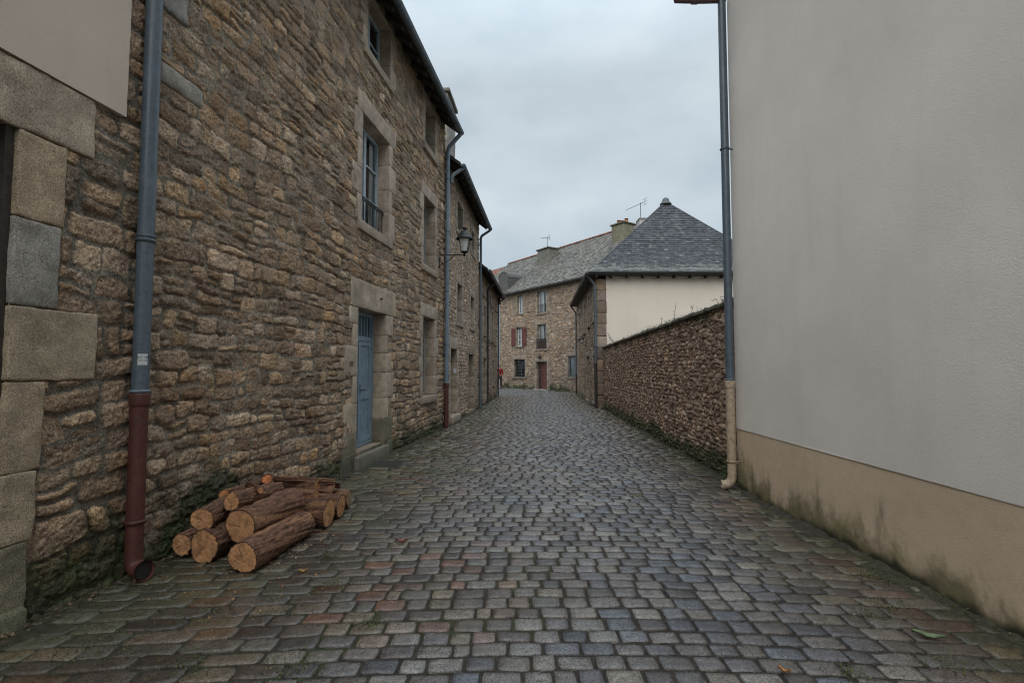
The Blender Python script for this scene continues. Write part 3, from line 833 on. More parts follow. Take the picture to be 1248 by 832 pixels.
M['ink'] = m_
am = ang0 - 1.0 + .38
for body, z, sz in (('NO 185', 1.668, .025), ('NT 14', 1.643, .02), ('________', 1.626, .010)):
    text(body, sz, (c0[0] + .0612 * math.cos(am), c0[1] + .0612 * math.sin(am), z), am + math.pi / 2, stk, M['ink'])

pipe('drainpipe', 'blue grey drainpipe with red iron foot beside the large wall lantern', FA, 10.27, .09, 7.45, .02, .055, (.15, .20, .245), RUST, 1.18, clamps=(6.6, 5.2, 3.6, 2.2), neck=(10.25, .45, 7.82))
mb_ = pipe('drainpipe', 'short bent drainpipe under the eave of the stone house with the chimney', FB, .02, .16, 6.75, 6.55, .05, (.13, .16, .185), neck=(.18, .45, 7.02), group='drainpipes on the house fronts')
pipe('drainpipe', 'long dark grey drainpipe where the low stone house begins', FB, 6.30, .08, 6.75, .02, .05, (.10, .115, .13), clamps=(5.5, 4, 2.4, 1), neck=(6.42, .45, 7.03))
pipe('drainpipe', 'thin dark drainpipe down the middle of the low stone house', FC, 2.75, .06, 5.1, .02, .042, (.05, .05, .052), clamps=(4.4, 2.4), neck=(2.75, .40, 5.40))
pipe('drainpipe', 'thin dark drainpipe at the far corner of the low stone house', FC, 7.93, .06, 5.1, .02, .042, (.06, .06, .065), clamps=(4.2, 2.2), neck=(7.95, .40, 5.40))

# ---- house closing the street
hK = thing('three_storey_house', 'stone house with red shutters and pale slate roof closing the end of the street', 'house', (1.8, 35., 0))
oK = dict(a=(2.25, 2.98, 5.55, 6.87), b=(4.72, 5.78, 5.35, 6.93), c=(2.1, 2.92, 3.15, 4.52), d=(4.7, 5.76, 2.85, 4.55), e=(1.8, 3.22, .85, 2.15), door=(4.6, 5.8, .06, 1.95), f=(8.0, 9.1, .95, 2.3))
ed = [v for o in oK.values() for v in o[:2]]; ez = [v for o in oK.values() for v in o[2:]]
sg = axis(-.1, 10.4, lambda s: .045, ed); zg = axis(-.06, 7.4, lambda z: .035, ez)
rubble(FK, sg, zg, list(oK.values()), 71, .20, .125, PAL_F, (.28, .228, .18), moss=base_moss(1.0, .95), recess=.035, joint=.02, rnd=.05).build('wall', M['rubble'], hK)
for i, (k_, o) in enumerate(oK.items()):
    surround(hK, FK, o, .24, (.285, .23, .18), lint=.26, sill=0 if k_ == 'door' else .12, seed=600 + 10 * i, res=.2, sill_out=.06 if k_ == 'e' else .03)
WH = (.7, .71, .72)
window(hK, FK, oK['a'], .2, WH, hs=0, curtain=.75)
window(hK, FK, oK['b'], .2, (.55, .54, .53), hs=0, curtain=.8, rail=(5.4, .55))
window(hK, FK, oK['c'], .2, (.6, .61, .62), hs=2, curtain=.7)
window(hK, FK, oK['d'], .2, (.36, .34, .33), hs=0, curtain=.8)
mb = MB()                                               # brown balcony front under the middle window
for z in (2.9, 3.55): tube(mb, [FK.pt(4.66, .04, z), FK.pt(5.8, .04, z)], .02, 8, (.05, .035, .03))
for i in range(18):
    a = lerp(4.68, 5.78, i / 17); tube(mb, [FK.pt(a, .04, 2.9), FK.pt(a, .04, 3.55)], .012, 6, (.05, .035, .03))
box(mb, FK, 4.7, 5.76, -.16, -.13, 2.87, 3.5, (.075, .05, .042))
mb.build('balcony_rail', M['iron'], hK)
window(hK, FK, oK['e'], .2, (.10, .11, .11), hs=5, w=.05)
mb = MB()
for i in range(8): tube(mb, [FK.pt(lerp(1.85, 3.17, i / 7), -.08, .86), FK.pt(lerp(1.85, 3.17, i / 7), -.08, 2.14)], .011, 6, DARKM)
for i in range(6): tube(mb, [FK.pt(1.8, -.08, lerp(1.0, 2.05, i / 5)), FK.pt(3.22, -.08, lerp(1.0, 2.05, i / 5))], .010, 6, DARKM)
mb.build('window_grille', M['iron'], hK)
window(hK, FK, oK['f'], .12, (.10, .13, .15), hs=0, curtain=.85, w=.10)
for a in (1.56, 2.94):
    mb = MB(); w = .5
    for i in range(4): box(mb, FK, a + i * w / 4 + .004, a + (i + 1) * w / 4 - .004, .035, .07, 3.16, 4.5, (.13, .035, .03))
    for z in (3.3, 4.25): box(mb, FK, a + .02, a + w - .02, .07, .09, z, z + .09, (.12, .033, .028))
    mb.build('shutter', M['paint'], hK)
plain_door(hK, FK, (4.95, 5.8, .06, 1.95), .22, (.125, .045, .034), 4, panels=True)
mb = MB(); box(mb, FK, 4.6, 4.95, -.3, -.2, .06, 1.95, (.05, .03, .025)); mb.build('door_side_panel', M['paint'], hK)
mb = MB(); block(mb, FK, 4.45, 5.95, -.25, .22, -.05, .055, (.30, .28, .25), bev=.02, res=.2); mb.build('door_step', M['granite'], hK)
dpK = 9.0
shell(hK, FK, 0.0, 10.38, 7.3, dpK, zr=10.9, col=(.30, .24, .18))
SL = R(40)
lich = slate_col((.115, .108, .098), .5, (.25, (.21, .195, .16)))
rK, zrK = gable_roof(hK, FK, -5.6, 10.35, 7.3, dpK, .30, 7.12, SL, lich, verge=.06, ew=.26, el=.2, ridge_col=(.20, .085, .06))
gutter(hK, FK, .2, 10.4, .36, 7.1, (.07, .075, .08))
chimney(rK, FK, 1.45, 2.85, -3.5, -2.5, 8.6, 10.75, (.17, .165, .14), cap=.09)
chimney(rK, FK, 9.25, 10.35, -3.7, -2.8, 8.6, 10.95, (.19, .175, .12), cap=.08, pots=((9.45, -3.3, .34), (9.78, -3.3, .24), (10.12, -3.3, .30)), pot_col=(.30, .125, .075))
# dormer with a curved top at the roof's left end
mb = MB(); T = np.linspace(0, math.pi, 13)
A, TT = np.meshgrid(np.array([-.1, -2.9]), T, indexing='ij')
dz_ = .32
s_c, wd = .15, .7
mb.grid(FK.pt(s_c + wd * np.cos(TT), A, 8.55 + .5 * np.sin(TT)), (.10, .10, .10))
mb.add([FK.pt(s_c + wd * math.cos(t), -.14, 8.55 + .5 * math.sin(t)) for t in T] + [FK.pt(s_c - wd, -.14, 7.3), FK.pt(s_c + wd, -.14, 7.3)], [tuple(range(15))], (.10, .097, .092))
box(mb, FK, s_c - wd + .03, s_c + wd - .03, -2.6, -.16, 7.2, 8.56, (.085, .085, .085))
dm = mb.build('dormer', M['slate'], rK)
# ---- grey rendered neighbour and its clay tile roof
hG = thing('rendered_house', 'narrow strip of grey rendered house with orange tile roof behind the red figure', 'house', (-2.6, 41., 0))
mb = MB(); box(mb, FK, -8.5, -.12, -8.6, .0, -.1, 6.5); mb.build('wall', M['grey_render'], hG)
mb = MB(); box(mb, FK, -2.1, -.5, .0, .55, 2.35, 2.45, (.05, .045, .04)); box(mb, FK, -1.9, -1.82, .0, .4, 1.9, 2.36, (.05, .045, .04)); mb.build('door_hood', M['wood'], hG)
mb = MB(); box(mb, FK, -1.75, -.75, .004, .04, -.02, 2.1, (.05, .032, .027)); mb.build('door', M['paint'], hG)
mb = MB(); up = FK.N * -math.cos(SL) + np.array([0, 0, math.sin(SL)])
slates(mb, FK.pt(-10.5, .1, 7.17), FK.D, up, 4.8, 6.1, .24, .3, slate_col((.22, .11, .075), .35), lift=.03)
p_ = [FK.pt(-10.5, .1, 7.15), FK.pt(-5.7, .1, 7.15), FK.pt(-5.7, -4.6, 11.07), FK.pt(-10.5, -4.6, 11.07), FK.pt(-10.5, -9, 7.15), FK.pt(-5.7, -9, 7.15)]
mb.add(p_, [(0, 1, 2, 3), (3, 2, 5, 4), (0, 3, 4), (1, 2, 5)], (.2, .09, .06)); mb.build('roof', M['tile'], hG, False)

# ---- hipped slate house on the right
hS = thing('hipped_house', 'cream rendered house with steep dark hipped slate roof above the garden wall', 'house', (6.5, 22., 0))
oS = dict(d2=(.35, 1.35, .18, 2.05), d1=(3.0, 4.15, .12, 2.08), w0=(.45, 1.05, 3.5, 4.8), w2=(2.5, 3.25, 3.45, 4.75), w1=(4.7, 5.45, 3.3, 4.65), w3=(7.6, 8.5, 3.2, 4.55))
ed = [v for o in oS.values() for v in o[:2]]; ez = [v for o in oS.values() for v in o[2:]]
sg = axis(0.02, 9.98, lambda s: .032, ed); zg = axis(-.06, 5.3, lambda z: .026, ez)
rubble(FS, sg, zg, list(oS.values()), 83, .19, .125, PAL_F * .85, (.25, .205, .15), moss=base_moss(.7, .8)).build('wall', M['rubble'], hS)
for i, (k_, o) in enumerate(oS.items()):
    surround(hS, FS, o, .24, (.27, .22, .17), lint=.24, sill=.1 if k_[0] == 'w' else .14, seed=700 + 10 * i, res=.2, sill_out=.06)
    if k_[0] == 'd': plain_door(hS, FS, o, .22, (.055, .045, .04))
    else: window(hS, FS, o, .20, (.25, .29, .32), hs=1)
FSF = Fr((3.33, 19.54), (1, .0), 1); FSF.N = np.array([0, -1., 0])    # wall facing the camera
mb = MB()
qz = [(-.05, .5), (.5, .95), (.95, 1.45), (1.45, 1.9), (1.9, 2.35), (2.35, 2.8), (2.8, 3.3), (3.3, 3.72), (3.72, 4.2), (4.2, 4.62), (4.62, 5.08)]
for i, (a, b) in enumerate(qz):
    c = PAL_F[i % 7] * .55 + .03
    block(mb, FSF, -.02, .38 + .012 * (i % 3), -.32, .02, a + .006, b - .006, c, bev=.02, rough=.012, res=.1, seed=800 + i, var=.15)
mb.build('quoin', M['granite'], hS)
W2 = 7.3
mb = MB(); SGm, ZGm = np.meshgrid(np.linspace(.385, W2 - .1, 50), np.linspace(-.05, 5.2, 40), indexing='ij')
mb.grid(FSF.pt(SGm, .006 * fbm(SGm * 2, ZGm * 2, 3, 3), ZGm)); mb.build('rendered_wall', M['cream_render'], hS)
mb = MB(); box(mb, FSF, .95, W2, -9.9, -.03, -.1, 5.15, (.5, .45, .4)); mb.build('body_wall', M['cream_render'], hS)
k = MB(); box(k, FS, .3, 9.7, -.72, -.66, 0, 5.1, (.012, .012, .012)); k.build('interior_dark_box', M['dark'], hS)
# roof: front hip flares at the eave
ze = 5.25; ov = .38; zt = 8.95
E0 = np.array([3.33 - ov, 19.54 - ov, ze]); E1 = np.array([3.33 + W2 + ov, 19.54 - ov, ze])
E2 = np.array([3.33 + W2 + ov + .3, 29.6, ze]); E3 = np.array([3.33 - ov + .52, 29.6, ze])
AP = np.array([6.86, 21.9, zt]); AP2 = np.array([7.1, 29.3, zt])
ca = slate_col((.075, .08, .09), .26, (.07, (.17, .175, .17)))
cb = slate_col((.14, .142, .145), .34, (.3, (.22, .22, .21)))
mb = MB()
# bell-cast: lower course at a shallower angle, then the steep slope
FLH, FLV = .55, .42
def inset(E, AP_):
    return E
Vd = np.array([0, FLH, FLV]); Lf = np.linalg.norm(Vd)
Wf = E1[0] - E0[0]
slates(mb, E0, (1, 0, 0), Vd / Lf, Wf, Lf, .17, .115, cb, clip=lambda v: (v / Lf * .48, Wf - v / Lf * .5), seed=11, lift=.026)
U0 = E0 + np.array([0, FLH, FLV]); dY = AP[1] - U0[1]; dZ = AP[2] - U0[2]; Lr = math.hypot(dY, dZ)
xl, xr = .48, Wf - .5; xa = AP[0] - E0[0]
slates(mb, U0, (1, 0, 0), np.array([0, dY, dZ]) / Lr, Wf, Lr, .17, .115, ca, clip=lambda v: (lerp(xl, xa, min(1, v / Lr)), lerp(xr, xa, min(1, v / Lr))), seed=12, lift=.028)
# under-surface and the other slopes
k0 = U0 + np.array([xl, 0, 0]); k1 = U0 + np.array([xr, 0, 0]); dn = np.array([0, 0, -.004])
mb.add([E0 + dn, E1 + dn, k1 + dn, k0 + dn, AP + dn], [(0, 1, 2, 3), (3, 2, 4)], (.07, .075, .08))
mb.add([E0, k0, AP, AP2, E3, E1, k1, E2], [(0, 1, 2, 3, 4), (5, 6, 2, 3, 7), (4, 3, 7)], (.10, .105, .115))
th_ = np.array([0, 0, -.07])
for a, b in ((E0, E1), (E0, E3), (E1, E2)):
    mb.add([a, b, b + th_, a + th_], [(0, 1, 2, 3)], (.04, .04, .04))
mb.add([E0 + th_, E1 + th_, E2 + th_, E3 + th_], [(0, 1, 2, 3)], (.07, .055, .045))
rS = mb.build('roof', M['slate'], hS, False)
hp = MB()
for a, b in ((k0, AP), (k1, AP)):
    tube(hp, [a + np.array([0, 0, .0]), b], .035, 8, (.06, .065, .072))
hp.build('hip_ridge', M['slate'], rS)
mb = MB(); lathe(mb, AP + np.array([0, 0, -.12]), [(.26, 0), (.24, .06), (.17, .12), (.15, .2), (.12, .26), (.05, .31), (.0, .32)], 14, (.05, .055, .06)); mb.build('roof_finial', M['metal'], rS)
x_ = .3
while x_ < Wf - .2:
    mb = MB(); box(mb, WORLD, E0[0] + x_, E0[0] + x_ + .08, E0[1] + .03, 19.56, ze - .16, ze - .068, (.05, .042, .035)); mb.build('rafter_tail', M['wood'], rS); x_ += .62
FE = Fr((E0[0], E0[1]), (1, 0)); FE.N = np.array([0, -1., 0])
gutter(hS, FE, 0, Wf, .02, ze + .02, (.05, .055, .06), .05)
FE2 = Fr((E0[0], E0[1]), (.052, 1), -1)
gutter(hS, FE2, 0, 10.1, .02, ze + .02, (.06, .065, .07), .055)
chimney(rS, WORLD, 7.32, 7.86, 28.2, 28.9, 7.5, 10.05, (.42, .41, .39), cap=.03)
pipe('drainpipe', 'dark grey drainpipe at the quoin of the hipped house, beside the garden wall', FS, -.08, .06, 4.8, .02, .055, (.075, .09, .105), (.035, .028, .025), 1.75, clamps=(3.6, 2.4), neck=(-.1, .36, 5.22))
pipe('drainpipe', 'slim drainpipe at the far corner of the hipped roof house by the grey framed window', FS, 9.9, .06, 4.8, .02, .045, (.10, .115, .13), (.05, .03, .028), 1.2, clamps=(3.2,), neck=(9.9, .36, 5.22))

# ---- white house
GUT = (.13, .08, .078)
hW = thing('white_house', 'white rendered house with tan plinth filling the right side of the street', 'house', (6., 2., 0))
YE = 6.70
mb = MB(); SGm, ZGm = np.meshgrid(np.linspace(-12, YE, 190), np.linspace(.785, 8.6, 110), indexing='ij')  # wall extended unseen past the camera to shade the foreground
mb.grid(FW.pt(SGm, .004 + .008 * fbm(SGm * .8, ZGm * .8, 31, 4), ZGm)); mb.build('rendered_wall', M['white_render'], hW)
mb = MB(); sgp = np.concatenate([np.linspace(-12, 1.8, 100)[:-1], np.linspace(1.8, YE, 480)]); zgp = np.linspace(-.05, .80, 95)
SGm, ZGm = np.meshgrid(sgp, zgp, indexing='ij')
c = np.ones(SGm.shape + (3,)) * np.array([.585, .46, .33])
c = c * (1 + .12 * fbm(SGm * 1.5, ZGm * 1.5, 2, 4))[..., None]
hgt = .16 + .34 * np.clip(.5 + fbm(SGm * .9, SGm * 0, 5, 3), 0, 1) * (.35 + .65 * sstep(3.0, 6.2, SGm)) + .12 * np.exp(-((SGm - 3.3) / .5) ** 2)
al = sstep(0, 1, np.clip(1.15 - ZGm / hgt + .7 * fbm(SGm * 5, ZGm * 2.2, 9, 5) + .28 * fbm(SGm * 30, ZGm * 24, 19, 4), 0, 1) * .86)
c = lerp(c, np.array([.085, .085, .026]) * (1 + .5 * fbm(SGm * 9, ZGm * 9, 12, 3))[..., None], (al * .80)[..., None])
lo = sstep(.10, .0, ZGm + .07 * fbm(SGm * 6, ZGm * 6, 14, 3)); c = lerp(c, np.array([.02, .02, .012]), (lo * .9)[..., None])
run = np.exp(-((SGm - 4.12 + .03 * fbm(ZGm * 6, ZGm * 0, 41, 3)) / (.035 + .05 * np.clip(.62 - ZGm, 0, 1))) ** 2) * sstep(.12, .3, ZGm) * sstep(.62, .40, ZGm) * np.clip(.75 + 1.2 * fbm(SGm * 26, ZGm * 7, 44, 3), 0, 1); c = lerp(c, np.array([.16, .13, .085]), (run * .8)[..., None])
for sx, zx in ((5.9, .45), (6.3, .5), (5.3, .42)):
    run = np.exp(-((SGm - sx) / .03) ** 2) * sstep(zx, zx - .3, ZGm); c = lerp(c, np.array([.12, .095, .05]), (run * .6)[..., None])
mb.grid(FW.pt(SGm, -.003 + .003 * fbm(SGm * 2, ZGm * 2, 21, 3), ZGm), c); mb.build('plinth', M['tan_render'], hW)
mb = MB(); box(mb, FW, -12, YE, -6.0, -.02, -.1, 8.6, (.5, .48, .45)); mb.build('body_wall', M['white_render'], hW)
mb = MB(); box(mb, FW, -12, YE, -.03, .0035, .7815, .7845, (.3, .28, .26)); mb.build('drip_edge', M['white_render'], hW)
gable_roof(hW, FW, -12, YE, 8.6, 6.0, .6, 8.35, R(40), slate_col((.06, .065, .07)), verge=.05)
gutter(hW, FW, -12.1, YE + .08, .70, 8.34, GUT, .075)
pW = pipe('drainpipe', 'blue grey drainpipe with cream lower section at the corner of the white house', FW, 6.62, .11, 6.66, .06, .052, (.075, .10, .125), (.40, .315, .225), 1.42, shoe=(.03, .13, -.01), clamps=(4.55, .36), n=22, lr=.056)
mb = MB()
tube(mb, [FW.pt(6.62, .06, 6.66), FW.pt(6.62, .46, 6.65)], .05, 14, GUT); tube(mb, [FW.pt(6.62, .50, 6.65), FW.pt(6.62, .74, 6.655), FW.pt(6.62, .745, 6.72), FW.pt(6.62, .745, 8.3)], .047, 14, GUT)
tube(mb, [FW.pt(6.62, .44, 6.65), FW.pt(6.62, .52, 6.65)], .057, 14, GUT)
mb.build('outlet_pipe', M['metal'], pW)

# ---- garden wall
gw = thing('garden_wall', 'rough brown stone garden wall with weedy thin coping, below the hipped roof house', 'wall', (3.3, 12, 0))
LG = 12.72
zt_g = lambda s: 2.50 - .0135 * s
sg = axis(0., LG, lambda s: .0022 * (6.7 + s)); zz = np.linspace(0, 1, 190)
def mossG(s, z):
    return np.maximum(1.25 * np.clip(1 - z / .55, 0, 1) ** 1.1, .55 * sstep(2.05, 2.5, z))
# rubble on a sheared grid so the top follows the coping
zg = axis(-.06, 2.52, lambda z: .0125)
mbg = rubble(FG, sg, zg, [], 97, .115, .078, PAL_G * np.array([1.16, 1.06, .98]), (.225, .172, .13), moss=mossG, recess=.016, rnd=.03, rough=1.6, joint=.014, lay=stones)
v = mbg.V[0]; loc_s = (v - FG.P) @ FG.D; v[:, 2] = np.where(v[:, 2] > 1.5, 1.5 + (v[:, 2] - 1.5) * ((zt_g(loc_s) - 1.5) / 1.02), v[:, 2])
mbg.build('wall_face', M['rubble'], gw)
mb = MB()
for i in range(24):
    a = i * LG / 24; b = (i + 1) * LG / 24
    for q in (0,):
        z_ = zt_g((a + b) / 2)
        block(mb, FG, a + .004, b - .004, -.48, .055 + .012 * random.random(), z_ - .008, z_ + .055 + .01 * random.random(), (.12, .115, .085), bev=.02, rough=.014, res=.12, seed=900 + i, var=.25)
mb.build('coping', M['granite'], gw)
mb = MB(); box(mb, FG, 0, LG, -.45, -.09, -.1, 2.31, (.2, .15, .12)); mb.build('core', M['rubble'], gw)

# ------------------------------------------------------------------ street
def xl(y):
    y = np.asarray(y, float)
    a = -3.08 + .125 * (y - 2.9); b = -1.79 + .076 * (y - 13.2); c = -1.31 + .0625 * (y - 19.54)
    return np.where(y < 13.2, a, np.where(y < 19.54, b, np.where(y < 27.6, c, -3.6)))
def xr(y):
    y = np.asarray(y, float)
    return np.where(y < 6.7, 3.0, np.where(y < 19.5, 3.1 + .0365 * (y - 6.7), np.where(y < 29.5, 3.33 + .052 * (y - 19.5), 6.)))
cx = []; y = 1.7; row = 0
while y < 39.5:
    h = .128 + .034 * random.random() if y < 20 else .14
    L_, R_ = float(xl(y)) - .15, float(xr(y)) + .15
    x = L_ - random.random() * .15
    while x < R_:
        edge = min((x - L_) * .62, R_ - x)
        big_ = 1 + .75 * min(1, max(0, 1.25 - edge) / .5) if y < 12 else 1 + .3 * (edge < .8)
        w = (.145 + .085 * random.random()) * big_
        if random.random() < .05: w *= .62
        xc = x + w / 2
        cx.append((xc, y + h / 2 - .022 * (xc - .2) ** 2 + .018 * math.sin(xc * 1.3 + row * .05), w, h, edge)); x += w
    y += h; row += 1
Q = np.array(cx); N = len(Q)
r1, r2, r3, r4, r5 = rng.random((5, N))
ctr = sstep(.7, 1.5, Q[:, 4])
hx = Q[:, 2] / 2 - .0022 - (.0015 + .0050 * r1 ** 2) * ctr; hy = Q[:, 3] / 2 - .0030 - .0022 * r2 - (.0028 + .004 * r2) * ctr
pal = np.array([(.125, .125, .132), (.105, .11, .122), (.15, .145, .138), (.165, .15, .128), (.09, .092, .10), (.135, .12, .11), (.18, .17, .15), (.115, .105, .10)])
pw = np.array([(.155, .085, .058), (.16, .105, .07), (.12, .10, .085), (.17, .135, .095), (.10, .082, .07), (.125, .115, .098), (.155, .125, .10), (.115, .105, .09)])
warm = np.clip(.5 - (Q[:, 0] + .35 + .06 * (Q[:, 1] - 3)) * .45 + 1.0 * fbm(Q[:, 0] * .8, Q[:, 1] * .8, 3, 3), 0, 1)
warm = np.maximum(warm, np.clip(1.15 - Q[:, 4] * .75, 0, .95))
ic = (r3 * 8).astype(int)
colq = lerp(pal[ic], pw[ic], warm[:, None]) * (.50 + .60 * r4)[:, None]
colq = colq * lerp(.84, 1.16, ctr)[:, None] * lerp(np.array([1.06, 1., .92]), np.array([.97, 1., 1.05]), ctr[:, None])  # sheen painted in: middle setts lighter and bluer; edge setts browner
green = sstep(.1, .5, .85 - Q[:, 4] * .9 + .9 * fbm(Q[:, 0] * 1.3, Q[:, 1] * 1.3, 8, 3))
colq = lerp(colq, np.array([.085, .092, .05]) * (.6 + .6 * r4)[:, None], (.5 * green)[:, None])
t = np.array([-1, -.975, -.90, -.5, 0, .5, .90, .975, 1.])
zp = np.array([-.036, -.0085, -.001, 0, 0, 0, -.001, -.0085, -.036])
mbs = MB()
for sel, k in ((Q[:, 1] < 9, np.arange(9)), (Q[:, 1] >= 9, np.array([0, 1, 2, 4, 6, 7, 8]))):
    q = Q[sel]; n = len(q); tt = t[k]; z1 = zp[k]; K = len(k)
    U, V_ = np.meshgrid(tt, tt, indexing='ij')
    Uc = U * (1 - .06 * V_ ** 6); Vc = V_ * (1 - .10 * U ** 6)
    Zc = np.minimum(z1[:, None], z1[None, :])
    yaw = (rng.random(n) - .5) * .05; 
    a = Uc[None] * hx[sel][:, None, None]; b = Vc[None] * hy[sel][:, None, None]
    a = a * (1 + .05 * (rng.random(n) - .5)[:, None, None] * V_[None]); b = b * (1 + .12 * (rng.random(n) - .5)[:, None, None] * U[None])
    X = q[:, 0][:, None, None] + a * np.cos(yaw)[:, None, None] - b * np.sin(yaw)[:, None, None]
    slope = -.044 * (q[:, 0] - .2)[:, None, None]
    Y = q[:, 1][:, None, None] + a * np.sin(yaw)[:, None, None] + b * np.cos(yaw)[:, None, None] + slope * a
    Z = Zc[None] + ((rng.random(n) - .5) * .009)[:, None, None] + a * ((rng.random(n) - .5) * .06)[:, None, None] + b * ((rng.random(n) - .5) * .10)[:, None, None]
    Z = Z + (.006 * fbm(X * 14, Y * 14, 5, 3) + .004 * fbm(X * 45, Y * 45, 7, 2)) * (Zc[None] > -.02)
    P = np.stack([X, Y, Z], -1)
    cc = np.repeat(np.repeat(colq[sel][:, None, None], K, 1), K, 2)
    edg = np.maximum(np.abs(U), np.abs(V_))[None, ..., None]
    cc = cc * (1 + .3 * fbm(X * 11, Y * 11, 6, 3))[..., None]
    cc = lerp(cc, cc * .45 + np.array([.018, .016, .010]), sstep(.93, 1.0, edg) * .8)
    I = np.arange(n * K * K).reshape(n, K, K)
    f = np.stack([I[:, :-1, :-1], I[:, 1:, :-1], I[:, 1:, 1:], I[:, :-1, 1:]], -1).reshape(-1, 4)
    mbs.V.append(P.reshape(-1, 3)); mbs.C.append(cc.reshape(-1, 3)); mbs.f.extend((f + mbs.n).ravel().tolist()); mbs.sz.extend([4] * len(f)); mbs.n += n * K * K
tag(mbs.build('street', M['sett']), 'wet grey and brown stone setts paving the street', kind='structure')
# earth and moss in the joints
sx = np.linspace(-4.5, 6.5, 520); sy = axis(1.2, 42, lambda y: .0045 * max(y, 3))
X, Y = np.meshgrid(sx, sy, indexing='ij')
ed_ = np.minimum(X - xl(Y), xr(Y) - X)
g = sstep(.55, .95, .4 + 1.0 * fbm(X * 1.6, Y * 1.6, 15, 4) + .4 * np.clip(1 - ed_ / 1.2, 0, 1))
c = lerp(np.array([.034, .029, .023]), np.array([.034, .040, .018]), g[..., None]) * (1 + .6 * fbm(X * 20, Y * 20, 16, 3))[..., None]
nearw = np.clip(1 - np.abs(ed_ - .02) / .22, 0, 1)
c = lerp(c, np.array([.055, .044, .033]), (nearw * .6)[..., None])
mb = MB(); mb.grid(np.stack([X, Y, -.0125 + .010 * fbm(X * 12, Y * 12, 17, 4) + .028 * nearw * (.8 + 1.2 * fbm(X * 9, Y * 9, 18, 4))], -1), c)
tag(mb.build('street_bed', M['soil']), 'dark earth and moss between the setts', kind='structure')
mb = MB(); mb.add([(-600, -600, -.05), (600, -600, -.05), (600, 600, -.05), (-600, 600, -.05)], [(0, 1, 2, 3)], (.08, .085, .06))
tag(mb.build('ground', M['soil']), kind='structure')

# ------------------------------------------------------------------ logs
def log(label, a, b, r, seed, tint=1., cut=(.43, .225, .108)):
    a = np.array(a, float); b = np.array(b, float); L = np.linalg.norm(b - a); T = (b - a) / L
    t = thing('log', label, 'log', tuple((a + b) / 2 - np.array([0, 0, r])), 'sawn logs piled against the wall')
    u = np.cross(T, [0, 0, 1.]); u /= np.linalg.norm(u); w = np.cross(u, T)
    nth, nl = 72, int(max(30, L / .014))
    th = np.linspace(0, 2 * math.pi, nth, endpoint=False); l = np.linspace(0, 1, nl)
    TH, LL = np.meshgrid(th, l, indexing='ij')
    cxn = np.cos(TH); sxn = np.sin(TH)
    rid = np.abs(fbm(cxn * 5 + 7, sxn * 5 + LL * L * 5, seed, 3)) + .6 * np.abs(fbm(cxn * 12, sxn * 12 + LL * L * 10, seed + 5, 2))
    rr = r * (1 + .05 * np.cos(2 * TH + seed) + .03 * np.cos(3 * TH + 2 * seed)) * (1 + .04 * np.sin(LL * 5 + seed)) + .024 * (rid - .25) + .006 * fbm(cxn * 20, sxn * 20 + LL * L * 30, seed + 7, 2)
    P = a + (LL * L)[..., None] * T + (rr * cxn)[..., None] * u + (rr * sxn)[..., None] * w
    k = np.clip(rid * 2.4, 0, 1)[..., None]
    c = lerp(np.array([.036, .020, .014]), np.array([.165, .088, .058]), k) * tint
    pch = sstep(.22, .34, fbm(cxn * 2.2 + 4, sxn * 2.2 + LL * L * 3.2, seed + 9, 4))[..., None]
    c = lerp(c, np.array([.28, .15, .08]) * tint, pch * .8)
    mb = MB(); mb.grid(P, c, closed_u=True); mb.build('bark', M['bark'], t)
    for e, sgn in ((0, -1), (nl - 1, 1)):
        ring = P[:, e] ; cen = ring.mean(0)
        q = np.linspace(0, 1, 22)
        G = cen + (ring - cen)[:, None] * q[None, :, None] + T * sgn * .001
        A, B = np.meshgrid(th, q, indexing='ij')
        G = G + (T * sgn * .004)[None, None] * fbm(np.cos(A) * B * 6, np.sin(A) * B * 6, seed + 3, 3)[..., None]
        gr = .5 + .5 * np.sin(B * r * 330 + 2.5 * fbm(np.cos(A) * B * 2, np.sin(A) * B * 2, seed + 4, 3))
        cc = np.array(cut) * (.80 + .28 * gr + .5 * fbm(np.cos(A) * B * 3, np.sin(A) * B * 3 + seed, seed + 6, 4))[..., None]
        crk = np.exp(-(np.abs(((A - seed) % (2 * math.pi)) - 1.0) * np.maximum(B, .05) / .05) ** 2) * (B < .8)
        cc = cc * (1 - .55 * crk)[..., None]
        cc = np.where((B > .94)[..., None], np.array([.06, .035, .024]), cc)
        mc = MB(); mc.grid(G, cc, closed_u=True); mc.build('cut_face', M['cutwood'], t)
    return t
log('lowest front log, long, its sawn end nearest the middle of the street', (-2.10, 3.96, .118), (-1.99, 4.84, .112), .115, 1)
log('thick log lying on top of the two lowest front logs, rough flaking bark', (-2.26, 4.22, .272), (-2.14, 4.93, .285), .135, 2)
log('stout log on the ground with a wide round sawn end, nearest the mossy wall foot', (-2.53, 4.17, .128), (-2.44, 4.88, .122), .128, 3, .9)
log('short log pointing across the street, directly behind the two long front logs', (-1.84, 5.09, .136), (-2.62, 5.16, .13), .135, 4, .75)
log('second of the logs that point across the street, orange rim on its end', (-1.82, 5.385, .122), (-2.6, 5.42, .12), .12, 5, .8, (.40, .21, .10))
log('farthest log of the pile pointing across the street, pale grey sawn end', (-1.86, 5.78, .10), (-2.62, 5.74, .10), .10, 6, 1.15, (.27, .19, .12))
log('thin log resting in the groove of the logs pointing across the street', (-2.03, 5.24, .262), (-2.66, 5.27, .275), .062, 7, .9)
log('short log on the wall side lying over the stout ground log', (-2.57, 4.20, .335), (-2.62, 4.80, .33), .09, 8, .95)
log('small half hidden log wedged between the stout ground log and the wall', (-2.745, 4.22, .125), (-2.72, 4.74, .12), .085, 9, 1.2)
